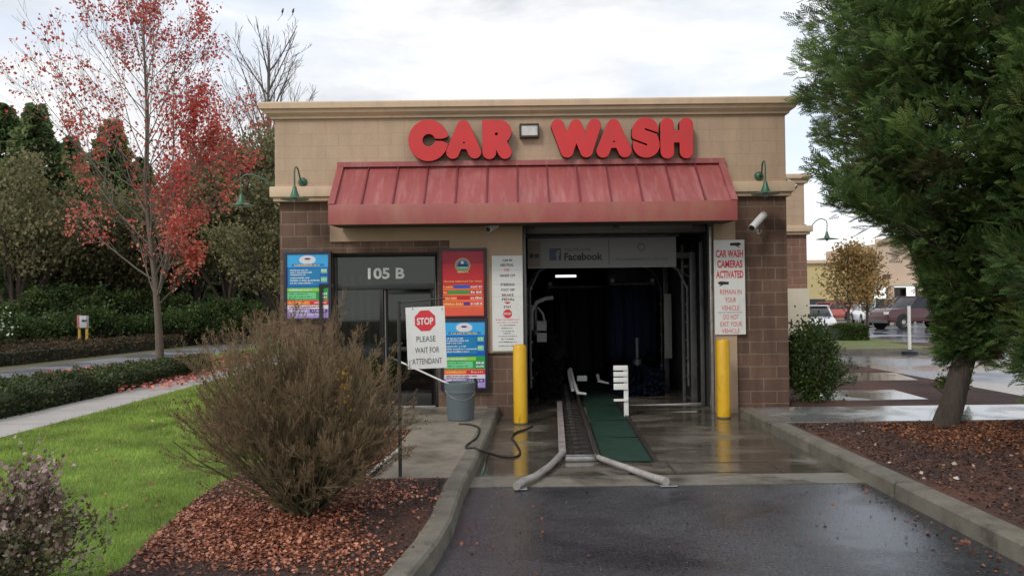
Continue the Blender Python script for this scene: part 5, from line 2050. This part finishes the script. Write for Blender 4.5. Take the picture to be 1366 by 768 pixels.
# leaf density: thick on the right and low, thin to the upper left
xx = tp[:, 0] - mbp.x; zz = tp[:, 2]
w_ = np.where(xx > .9, 1.35, np.where(xx > 0, .55, .5)) + np.where((zz < 4.6) & (xx > -.2), .15, 0)
w_ *= np.where((zz > 7.0), .75, 1)
w_ *= .25 + 1.5 * (np.sin(tp[:, 0] * 2.1 + tp[:, 1]) * np.sin(tp[:, 2] * 1.8 + tp[:, 1] * 1.3) > -.1)
w_ = w_ / w_.sum()
n = 16000
idx = rng.choice(len(tp), n, p=w_)
P = tp[idx] + rng.normal(0, .11, (n, 3))
leaves_mesh('leaves', P, cloud_dirs(n, -.5), rng.uniform(.035, .115, n), red_leaf, mp, np.clip(rng.normal(.5, .25, n) + .2 * (P[:, 2] < 4.5), 0, 1))

# --- bare tree behind, with two birds
bt = Vector((W(352, 300, 46).x, 46, 0))
BT = 1.35
bare = thing('bare_tree', 'tall leafless tree rising behind the left corner of the building', 'tree', bt)
mb = MB().tube([bt, bt + Vector((.1, 0, 5.4)), bt + Vector((.25, 0, 10.8)), bt + Vector((.3, 0, 16))], [.2, .15, .09, .03], 10)
build(mb, 'trunk', bark_grey, bare, smooth=True)
segs, tips = [], []
for i in range(30):
    z = 4.2 + 11.0 * i / 30
    az = i * 2.4
    tl_ = R(random.uniform(18, 42))
    d = Vector((math.cos(az) * math.sin(tl_), math.sin(az) * math.sin(tl_), math.cos(tl_)))
    grow(segs, tips, bt + Vector((.025 * z, 0, z)), d, 7.4 * (1 - (z - 4) / 19), .06, 0, 2, 5, .08, .05, (4, 6), (18, 38), (.35, .5), .25, .010)
tree_mesh(bare, segs, twig_far)
for px_, lb in ((377, 'small dark bird perched high on the bare tree, the left of the pair'), (391, 'small dark bird perched high on the bare tree, the right of the pair')):
    p = W(px_, 15, 46)
    bd = thing('bird', lb, 'bird', p, 'birds on the bare tree')
    mb = MB()
    mb.lathe(p, [(0, -.13), (.045, -.09), (.062, -.02), (.05, .05), (.036, .075), (.042, .11), (.03, .14), (0, .15)], 12, black_ink, (.25, 0, 1))
    mb.add([p + Vector(v) for v in ((-.02, 0, -.1), (.02, .01, -.1), (-.03, 0, -.26), (-.07, .01, -.25))], [(0, 1, 2, 3)], black_ink)
    mb.add([p + Vector(v) for v in ((.06, 0, .13), (.06, .012, .11), (.11, 0, .115))], [(0, 1, 2)], black_ink)
    build(mb, 'body', None, bd, smooth=True)
    mb = MB().tube([p + Vector((-.3, 0, -.55)), p + Vector((-.1, 0, -.3)), p + Vector((0, 0, -.12)), p + Vector((.04, 0, -.02))], [.012, .009, .007, .005], 5)
    build(mb, 'twig', twig_far, bare)


# --- forest of evergreens and scrub on the left (templates then copies)
def conifer_template(h, r_, n, material, nm):
    t = thing(nm, '', 'tree', (0, 0, 0), 'trees across the street')
    build(MB().tube([(0, 0, -.2), (0, 0, h * .5), (0, 0, h * .96)], [h * .016, h * .01, .01], 8), 'trunk', bark_brown, t, smooth=True)
    u = rng.random(n) ** .75
    z = h * (.06 + .94 * u)
    az = rng.uniform(0, 2 * np.pi, n)
    nb_ = 90
    bi_ = rng.integers(0, nb_, n)
    u = np.clip((bi_ + rng.normal(0, .6, n)) / nb_, 0, 1) ** .8
    z = h * (.06 + .94 * u)
    az = bi_ * 2.4 + rng.normal(0, .42, n)
    bl_ = 1 + .28 * np.sin(bi_ * 7.7)
    rr_ = r_ * (1 - u) ** .95 * bl_ + .06
    q = rng.uniform(.35, 1, n) ** .5
    rr_ = rr_ * q * (1 + .22 * np.sin(az * 5 + z * 1.3))
    P = np.stack([rr_ * np.cos(az), rr_ * np.sin(az), z - .18 * rr_], 1)
    D = unit(np.stack([np.cos(az), np.sin(az), rng.uniform(-.35, .25, n)], 1) + rng.normal(0, .25, (n, 3)))
    leaves_mesh('foliage', P, D, rng.uniform(.18, .40, n), material, t)
    return t


def broad_template(h, r_, n, material, nm, lsz=.15):
    t = thing(nm, '', 'tree', (0, 0, 0), 'trees across the street')
    sg, tp_ = [], []
    for i in range(9):
        az = i * 2.4; tl_ = R(random.uniform(5, 40))
        d = Vector((math.cos(az) * math.sin(tl_), math.sin(az) * math.sin(tl_), math.cos(tl_)))
        grow(sg, tp_, Vector((0, 0, h * .12)), d, h * .62, h * .012, 0, 2, 5, .12, .03, (4, 6), (20, 50), (.35, .55), .2, .008)
    tree_mesh(t, sg, bark_brown)
    build(MB().tube([(0, 0, -.2), (0, 0, h * .16)], [h * .022, h * .018], 8), 'trunk', bark_brown, t, smooth=True)
    tp2 = np.array([q[0] for q in tp_])
    idx = rng.integers(0, len(tp2), n)
    P = tp2[idx] + rng.normal(0, h * .03, (n, 3))
    P[:, 2] = np.maximum(P[:, 2], .3)
    leaves_mesh('leaves', P, cloud_dirs(n), rng.uniform(.6, 1.4, n) * lsz, material, t)
    return t


T1 = conifer_template(11.0, 3.3, 15000, fir_leaf, 'fir_tree')
T2 = conifer_template(9.6, 2.9, 14000, fir_leaf, 'fir_tree')
T3 = broad_template(9.0, 2.6, 11000, olive_leaf, 'scrub_tree')
T4 = broad_template(5.4, 2.4, 9000, shrub_leaf, 'scrub_tree')
used = set()


def place(T, px, d, s, label, rot=None, sz=1.0):
    o = T if T.name not in used else copy_tree(T)
    used.add(T.name)
    o.location = (W(px, 400, d).x, d, -.05)
    o.scale = (s, s, s * sz)
    o.rotation_euler.z = random.uniform(0, 6.28)
    o['label'] = label
    return o


fl_ = [(T1, -45, 42, 1.10, 1.02, 'tall fir at the far left edge of the picture'), (T1, 8, 43, 1.10, 1.02, 'second fir from the left edge, dense and dark'),
       (T2, 48, 40, 1.19, 1.02, 'fir behind the yellow-legged marker'), (T1, 95, 50, 1.08, 1.02, 'dark fir left of the red tree, standing further back'),
       (T2, 150, 46, 1.24, 1.02, 'fir showing just left of the red tree trunk'), (T1, 190, 52, 1.04, 0.97, 'distant dark fir right behind the red tree trunk'),
       (T2, 240, 50, 1.10, 0.97, 'fir seen through the red leaves right of the trunk'), (T1, 290, 55, 0.97, 0.92, 'farthest fir, between the red tree and the building'),
       (T2, 335, 52, 1.04, 0.92, 'fir beside the left side wall lamp'), (T2, 385, 56, 1.08, 0.92, 'fir mostly hidden by the left corner of the building')]
for T, px, d, s, sz, lb in fl_: place(T, px, d, s, lb, sz=sz)
sl_ = [(T3, 20, 36, 1.01, 1.12, 'olive scrub tree at the left edge in front of the firs'), (T4, 70, 35, .72, .85, 'low green scrub tree just left of the marker'), (T3, 105, 40, 0.95, 1.12, 'brown-green scrub tree above the marker'),
       (T4, 150, 38, .75, .8, 'green scrub tree left of the red tree trunk'), (T3, 185, 42, 0.90, 1.12, 'olive scrub tree directly behind the red tree trunk'), (T4, 225, 40, .7, .8, 'green scrub tree just right of the red tree trunk'),
       (T3, 262, 43, 1.03, 1.18, 'olive scrub tree behind the lowest red leaf clusters'), (T3, 305, 41, 1.12, 1.18, 'tall olive scrub tree left of the building corner'), (T3, 350, 42, 1.21, 1.18, 'olive scrub tree touching the building corner'),
       (T4, 325, 37, .62, .75, 'low green scrub tree behind the bare bush'), (T4, 275, 38, .6, .75, 'low scrub tree above the brown hedge, between trunk and bush'), (T3, 372, 38, 0.90, 1.01, 'scrub tree behind the building corner, mostly hidden'),
       (T3, 140, 48, 1.29, 1.12, 'back row olive scrub tree between the firs'), (T4, -10, 33, .6, .8, 'small scrub tree cut by the left picture edge')]
for T, px, d, s, sz, lb in sl_: place(T, px, d, s, lb, sz=sz)
# low understory shrubs filling behind the hedge
for i, (px, d, s) in enumerate([(0, 31, 1), (45, 32, 1.1), (85, 33, 1), (130, 34, 1.05), (165, 35, .95), (200, 36, 1), (240, 36.5, 1.05), (285, 37, 1), (330, 38, 1)]):
    if i == 0:
        US = leafy('understory_shrub', '', 'shrub', (0, 0, 0), 1.15, 1.7, 2600, .10, shrub_leaf, 'shrubs behind the low hedges')
        o = US
    else:
        o = copy_tree(US)
    o.location = (W(px, 400, d).x, d, -.05)
    o.scale = (s, s, s * random.uniform(.8, 1.15))
    o.rotation_euler.z = i * 1.3
    o['label'] = 'understory shrub behind the low hedges, %s' % (['at the left picture edge', 'left of the yellow-legged marker', 'hugging the yellow-legged marker', 'just right of the marker', 'midway between marker and red tree',
                                                                  'left of the red tree trunk', 'right of the red tree trunk', 'half hidden by the bare bush twigs', 'nearest the building corner'][i])
wf = leafy('flowering_shrub', 'shrub with white blossom at the left edge of the picture above the hedge', 'shrub', (W(-2, 440, 29).x, 29, 0), .6, 1.3, 900, .09, shrub_leaf)
q = np.array([W(2, 432, 28.5)]) + rng.normal(0, 1, (36, 3)) * np.array([.22, .2, .32])
leaves_mesh('blossoms', q, cloud_dirs(36), rng.uniform(.06, .10, 36), flower_w, wf)

# marker post with yellow legs
YM = 31.5
mk = W(111, 440, YM)
mk.z = 0
mt_ = thing('utility_marker', 'small white cabinet with red edge on two yellow legs behind the hedge', 'utility marker', mk)
z0_ = W(111, 437, YM).z; z1_ = W(111, 421, YM).z
for sx_ in (-.14, .14):
    build(MB().box(mk.x + sx_ - .045, mk.x + sx_ + .045, YM - .03, YM + .03, 0, z0_ + .1), 'leg', mat('marker_yellow', (.42, .26, .04), .6, .3, 6), mt_, bevel=.005)
build(MB().box(mk.x - .10, mk.x + .17, YM - .1, YM + .1, z0_, z1_), 'cabinet', mat('marker_white', (.45, .46, .47), .6, .2, 5), mt_, bevel=.015)
build(MB().box(mk.x - .19, mk.x - .103, YM - .1, YM + .1, z0_, z1_ + .03), 'side_strip', mat('pink_red', (.42, .12, .12), .6), mt_, bevel=.008)
build(MB().box(mk.x - .0, mk.x + .18, YM - .12, YM - .102, z1_ - .22, z1_ - .15), 'slot', black_ink, mt_)

# ================================================================== RIGHT BACKGROUND
# island hedge and orange trees
hedge('round-ended clipped green hedge on the car park island', [(W(1112, 440, 32).x, 32), (W(1152, 440, 32).x, 32)], 1.0, .52, .135, 3500, .07, shrub_leaf, core_d)


def small_tree(label, base, h, r_, n, material, lsz, seedx):
    t = thing('autumn_tree', label, 'tree', base, 'orange trees on the car park island')
    b0 = Vector(base)
    build(MB().tube([b0 - Vector((0, 0, .05)), b0 + Vector((.05, 0, h * .4)), b0 + Vector((0, 0, h * .95))], [.07, .05, .01], 8), 'trunk', bark_brown, t, smooth=True)
    sg, tp_ = [], []
    for i in range(30):
        z = h * (.22 + .65 * i / 30); az = i * 2.4 + seedx
        d = Vector((math.cos(az) * .7, math.sin(az) * .7, .7))
        grow(sg, tp_, b0 + Vector((.03, 0, z)), d, r_ * 1.35 * (1 - .55 * i / 30), .02, 0, 1, 4, .1, .06, (4, 6), (20, 45), (.4, .6), .25, .004)
    tree_mesh(t, sg, bark_brown)
    tp2 = np.array([q[0] for q in tp_])
    idx = rng.integers(0, len(tp2), n)
    P = tp2[idx] + rng.normal(0, .14, (n, 3))
    leaves_mesh('leaves', P, cloud_dirs(n, -.3), rng.uniform(.7, 1.3, n) * lsz, material, t, np.clip(rng.normal(.5, .25, n), 0, 1))


small_tree('orange-leaved tree on the car park island, the left of two', (W(1131, 430, 33.6).x, 33.6, .135), 3.9, 1.1, 2300, orange_leaf, .11, 0)
small_tree('orange-leaved tree on the car park island, the right of two', (W(1156, 430, 33.9).x, 33.9, .135), 3.7, 1.0, 2100, orange_leaf, .11, 1)

# white delineator post
dp = G(1213, 469, .004)
dp.y = 25.6; dp.x = W(1213, 440, 25.6).x
t = thing('delineator_post', 'thin white post on a black rubber foot in front of the far kerb', 'post', (dp.x, dp.y, .004))
build(MB().tube([(dp.x, dp.y, .08), (dp.x, dp.y, W(1213, 408, 25.6).z)], .05, 10), 'pole', white_s, t, smooth=True)
build(MB().lathe((dp.x, dp.y, .004), [(0, 0), (.24, 0), (.24, .07), (.1, .13), (0, .14)], 12), 'foot', rubber, t, smooth=True)

# vehicles ------------------------------------------------------------
def car_paint(name, c): return mat('paint_' + name, c, .28, .05, 2, 0, metal=.2, coat=.6, rvar=.02)


def vehicle(name, label, cat, style, paint, loc, rot):
    t = thing(name, label, cat, (0, 0, 0), 'vehicles in the car park')
    if style == 'sedan':
        L, Wd = 4.5, .88
        body = [(-2.25, .35), (-2.2, .62), (-2.0, .80), (-1.0, .90), (1.35, .92), (2.05, .93), (2.22, .75), (2.25, .35), (1.9, .22), (-1.95, .22)]
        cab = [(-1.05, .90), (-.35, 1.36), (.75, 1.40), (1.55, .92)]
        wb = (-1.35, 1.35); wr = .32
    elif style == 'suv':
        L, Wd = 4.7, .92
        body = [(-2.3, .42), (-2.27, .8), (-2.05, 1.0), (-1.15, 1.07), (2.2, 1.10), (2.32, .9), (2.34, .45), (2.0, .30), (-2.0, .30)]
        cab = [(-1.2, 1.07), (-.55, 1.66), (1.95, 1.68), (2.2, 1.10)]
        wb = (-1.4, 1.4); wr = .37
    else:
        L, Wd = 5.5, .95
        body = [(-2.7, .5), (-2.68, .95), (-2.45, 1.12), (-1.3, 1.18), (.75, 1.18), (.8, 1.14), (2.7, 1.14), (2.72, .55), (2.4, .45), (-2.4, .40)]
        cab = [(-1.3, 1.18), (-.7, 1.78), (.45, 1.80), (.75, 1.18)]
        wb = (-1.75, 1.65); wr = .40
    mb = MB()
    def ext(poly, w0, w1=None, zsplit=None):
        n_ = len(poly)
        vs = [(x, -w0, z) for x, z in poly] + [(x, w0, z) for x, z in poly]
        fs = [tuple(range(n_)), tuple(range(2 * n_ - 1, n_ - 1, -1))] + [(i, n_ + i, n_ + (i + 1) % n_, (i + 1) % n_) for i in range(n_)]
        return vs, fs
    vs, fs = ext(body, Wd)
    vs = [(x, y * (.94 if z > .85 * max(q[1] for q in body) or z < .3 else 1), z) for x, y, z in vs]
    mb.add(vs, fs, paint)
    b_ = build(mb, 'body', paint, t, bevel=.05, fixn=True)
    # cabin: glass volume with a painted roof and pillars
    mb = MB()
    zt_ = max(q[1] for q in cab)
    zb_ = min(q[1] for q in cab)
    vs, fs = ext(cab, Wd - .08)
    vs = [(x, y * (.84 if z > zb_ + .2 else 1), z) for x, y, z in vs]
    mb.add(vs, fs, car_glass)
    build(mb, 'windows', car_glass, t, bevel=.02, fixn=True)
    mb = MB()
    tw = (Wd - .08) * .84
    x0_, x1_ = cab[1][0], cab[2][0]
    mb.box(x0_ - .02, x1_ + .02, -tw - .01, tw + .01, zt_ - .02, zt_ + .035)
    for (xa, za), (xb, zb2) in ((cab[0], cab[1]), (cab[3], cab[2]), ((.0, zb_), (.0, zt_))):
        for s_ in (-1, 1):
            mb.tube([(xa, s_ * (Wd - .08), za), (xb, s_ * (tw + .005), zb2)], .04, 6)
    build(mb, 'roof', paint, t, bevel=.0)
    for x in wb:
        for s_ in (-1, 1):
            wl = MB().lathe((x, s_ * (Wd - .18), wr), [(0, 0), (wr * .9, 0), (wr, .04), (wr, .17), (wr * .93, .2), (wr * .62, .2)], 20, tyre_m, (0, s_, 0))
            wo = build(wl, 'wheel', None, t, smooth=True)
            rm_ = MB().lathe((x, s_ * (Wd - .18), wr), [(wr * .62, .2), (wr * .55, .17), (wr * .2, .19), (0, .19)], 10, steel, (0, s_, 0))
            build(rm_, 'rim', None, wo)
            ar = MB().lathe((x, s_ * (Wd - .01), wr), [(wr * 1.2, .0), (wr * 1.2, .012), (0, .013)], 20, black_ink, (0, s_, 0))
            build(ar, 'wheel_arch', None, t)
    fz = body[1][1]
    for s_ in (-1, 1):
        build(MB().box(-L / 2 - .03, -L / 2 + .15, s_ * (Wd - .32), s_ * (Wd - .02), fz - .12, fz + .03), 'headlight', lens_m, t, bevel=.015)
        build(MB().box(L / 2 - .12, L / 2 + .02, s_ * (Wd - .25), s_ * (Wd - .01), fz - .05, fz + .17), 'tail_light', tail_red, t, bevel=.015)
    mb = MB()
    mb.box(-L / 2 - .05, -L / 2 + .1, -Wd + .1, Wd - .1, .36, .52)
    mb.box(L / 2 - .1, L / 2 + .06, -Wd + .1, Wd - .1, .40, .56)
    build(mb, 'bumper', steel_dk, t, bevel=.02)
    if style == 'pickup':
        mb = MB().box(.85, 2.62, -Wd + .12, Wd - .12, 1.142, 1.15)
        build(mb, 'load_bed', black_ink, t)
    t.location = loc
    t.rotation_euler.z = rot
    return t


mar = car_paint('maroon', (.075, .02, .024)); sil = car_paint('silver', (.42, .44, .47)); wht = car_paint('white', (.72, .73, .75))
redc = car_paint('red', (.50, .085, .06)); dkb = car_paint('dark_blue', (.03, .045, .07)); brn = car_paint('brown', (.22, .11, .08))
def gx(px, d): return W(px, 420, d).x
vehicle('pickup_truck', 'maroon pickup truck crossing the wet car park', 'pickup truck', 'pickup', mar, (gx(1218, 46.5) + .3, 46.5, 0), R(14))
vehicle('parked_car', 'silver parked suv just behind the maroon pickup', 'car', 'suv', sil, (gx(1183, 54), 54, 0), R(72))
vehicle('parked_car', 'white parked car left of the silver suv', 'car', 'sedan', wht, (gx(1160, 57), 57, 0), R(80))
vehicle('parked_car', 'silver parked car partly behind the cypress branches', 'car', 'sedan', sil, (gx(1222, 58), 58, 0), R(85))
vehicle('parked_car', 'brown parked suv seen low through the cypress branches', 'car', 'suv', brn, (gx(1255, 56), 56, 0), R(85))
vehicle('parked_car', 'red parked car left of the orange trees', 'car', 'sedan', redc, (gx(1104, 66), 66, 0), R(30))
vehicle('parked_car', 'red parked car behind the orange trees', 'car', 'sedan', redc, (gx(1132, 68), 68, 0), R(40))
vehicle('parked_car', 'dark blue parked suv at the corner of the cream wall', 'car', 'suv', dkb, (gx(1089, 72), 72, 0), R(70))
vehicle('parked_car', 'white car with dark windows poking out beside the cream wall base', 'car', 'sedan', wht, (gx(1084, 40.5), 40.5, 0), R(75))

# shopping strip across the car park
SB = thing('shop_building', 'long low tan shopping building with a red-lettered gable across the car park', 'building', (45, 92, 0))
def ux(px, d=92): return W(px, 380, d).x
zr = WZ(346, 92, 1150)
yb_m = mat('yellow_tan_stucco', (.55, .44, .22), .85, .08, .5, .1, 10)
pk_m = mat('pink_tan_stucco', (.55, .42, .32), .85, .08, .5, .1, 10)
build(MB().box(ux(1040), ux(1166), 92, 106, 1.6, zr - .4), 'left_wall', yb_m, SB)
build(MB().box(ux(1040), ux(1166), 91.9, 105, 0, 1.6), 'brick_base', brick_side, SB)
build(MB().box(ux(1040) - .3, ux(1166), 91.6, 92, zr - .4, zr), 'parapet', tan_trim, SB, bevel=.03)
zg = WZ(318, 91, 1240)
build(MB().box(ux(1166), ux(1460), 91, 106, 3.2, zg - .5), 'gable_wall', pk_m, SB)
build(MB().box(ux(1166) - .3, ux(1460), 90.6, 91, zg - .5, zg), 'parapet', tan_trim, SB, bevel=.03)
build(MB().box(ux(1160), ux(1460), 88.5, 91, 3.0, 3.4), 'awning', mat('awning_cream', (.55, .48, .36), .8), SB)
for k_ in range(9):
    x = ux(1168) + k_ * 3.2
    build(MB().box(x, x + .5, 88.6, 89.1, 0, 3.0), 'pillar', pk_m, SB, bevel=.02)
    f_ = MB()
    f_.box(x + .7, x + 2.9, 90.9, 90.99, .0, 2.9)
    wd = build(f_, 'shop_window', mat('shop_frame', (.3, .28, .24), .6), SB)
    build(MB().box(x + .8, x + 1.75, 90.85, 90.895, .3, 2.7).box(x + 1.85, x + 2.8, 90.85, 90.895, .3, 2.7), 'pane', car_glass, wd)
mb = MB()
greek(mb, ux(1226, 90.9), ux(1264, 90.9), WZ(352, 90.9, 1245), WZ(338, 90.9, 1245), 90.92, red_plastic)
build(mb, 'red_sign_letters', None, SB)
build(MB().box(ux(1172), ux(1182), 90.9, 91.0, WZ(372, 91, 1180), WZ(366, 91, 1180)), 'small_sign', mat('brown_sign', (.1, .05, .03), .7), SB)


# ================================================================== SKY, SUN, CAMERA
w = bpy.data.worlds.new('World')
sc.world = w
w.use_nodes = True
nt = w.node_tree
nt.nodes.clear()
out = nt.nodes.new('ShaderNodeOutputWorld')
bg = nt.nodes.new('ShaderNodeBackground')
bg.inputs['Strength'].default_value = 0.118
sky = nt.nodes.new('ShaderNodeTexSky')
sky.sky_type = 'NISHITA'
sky.sun_disc = False
SUN_EL, SUN_AZ = R(38), R(-150)
sky.sun_elevation = SUN_EL
sky.sun_rotation = SUN_AZ
tc = nt.nodes.new('ShaderNodeTexCoord')
mp_ = nt.nodes.new('ShaderNodeMapping')
mp_.inputs['Scale'].default_value = (1.0, 1.0, 3.2)
mp_.inputs['Location'].default_value = (0.35, 0.1, 0.2)
nt.links.new(tc.outputs['Generated'], mp_.inputs[0])
n1 = noise(nt, mp_.outputs[0], 1.9, 7, .5, .3)
n2 = noise(nt, mp_.outputs[0], 3.7, 6, .6, .2)
mask = ramp(nt, n1.outputs['Fac'], [(.38, 0), (.52, 1)])
cl = ramp(nt, n2.outputs['Fac'], [(.34, (4.1, 4.25, 4.6)), (.50, (5.7, 5.8, 6.0)), (.66, (7.6, 7.6, 7.6))])
# ramps clamp to colours above one as given
mx = nt.nodes.new('ShaderNodeMix')
mx.data_type = 'RGBA'
nt.links.new(mask.outputs[0], mx.inputs[0])
hz_ = nt.nodes.new('ShaderNodeMix')
hz_.data_type = 'RGBA'
hz_.inputs[0].default_value = .8
nt.links.new(sky.outputs[0], hz_.inputs[6])
hz_.inputs[7].default_value = (4.6, 5.3, 6.4, 1)
nt.links.new(hz_.outputs[2], mx.inputs[6])
nt.links.new(cl.outputs[0], mx.inputs[7])
# brighter cloud towards the horizon
sp = nt.nodes.new('ShaderNodeSeparateXYZ')
nt.links.new(tc.outputs['Generated'], sp.inputs[0])
hr = ramp(nt, sp.outputs[2], [(.0, 1), (.16, .25), (.5, 0)])
hm = nt.nodes.new('ShaderNodeMix')
hm.data_type = 'RGBA'
nt.links.new(hr.outputs[0], hm.inputs[0])
nt.links.new(mx.outputs[2], hm.inputs[6])
hm.inputs[7].default_value = (8.6, 8.5, 8.3, 1)
nt.links.new(hm.outputs[2], bg.inputs['Color'])
nt.links.new(bg.outputs[0], out.inputs[0])

sd = bpy.data.lights.new('sun', 'SUN')
sd.energy = 1.0
sd.angle = R(14)
sd.color = (1, .95, .87)
so = bpy.data.objects.new('sun', sd)
COL.objects.link(so)
# direction towards the sun: behind the camera, to the left
az = R(-148)   # from +Y, clockwise
dirv = Vector((math.sin(az) * math.cos(SUN_EL), math.cos(az) * math.cos(SUN_EL), math.sin(SUN_EL)))
so.rotation_euler = dirv.to_track_quat('Z', 'Y').to_euler()
sky.sun_rotation = az

cd = bpy.data.cameras.new('camera')
cd.sensor_width = 36
cd.lens = 36 * FPX / 1366
cd.clip_end = 3000
co = bpy.data.objects.new('camera', cd)
COL.objects.link(co)
m = Matrix(((_r.x, _u.x, -_f.x, 0), (_r.y, _u.y, -_f.y, 0), (_r.z, _u.z, -_f.z, CAMZ), (0, 0, 0, 1)))
co.matrix_world = m
sc.camera = co
sc.view_settings.view_transform = 'Standard'
sc.view_settings.look = 'None'
sc.view_settings.exposure = 0.44
sc.view_settings.gamma = 1
sc.cycles.max_bounces = 8
sc.cycles.transparent_max_bounces = 12
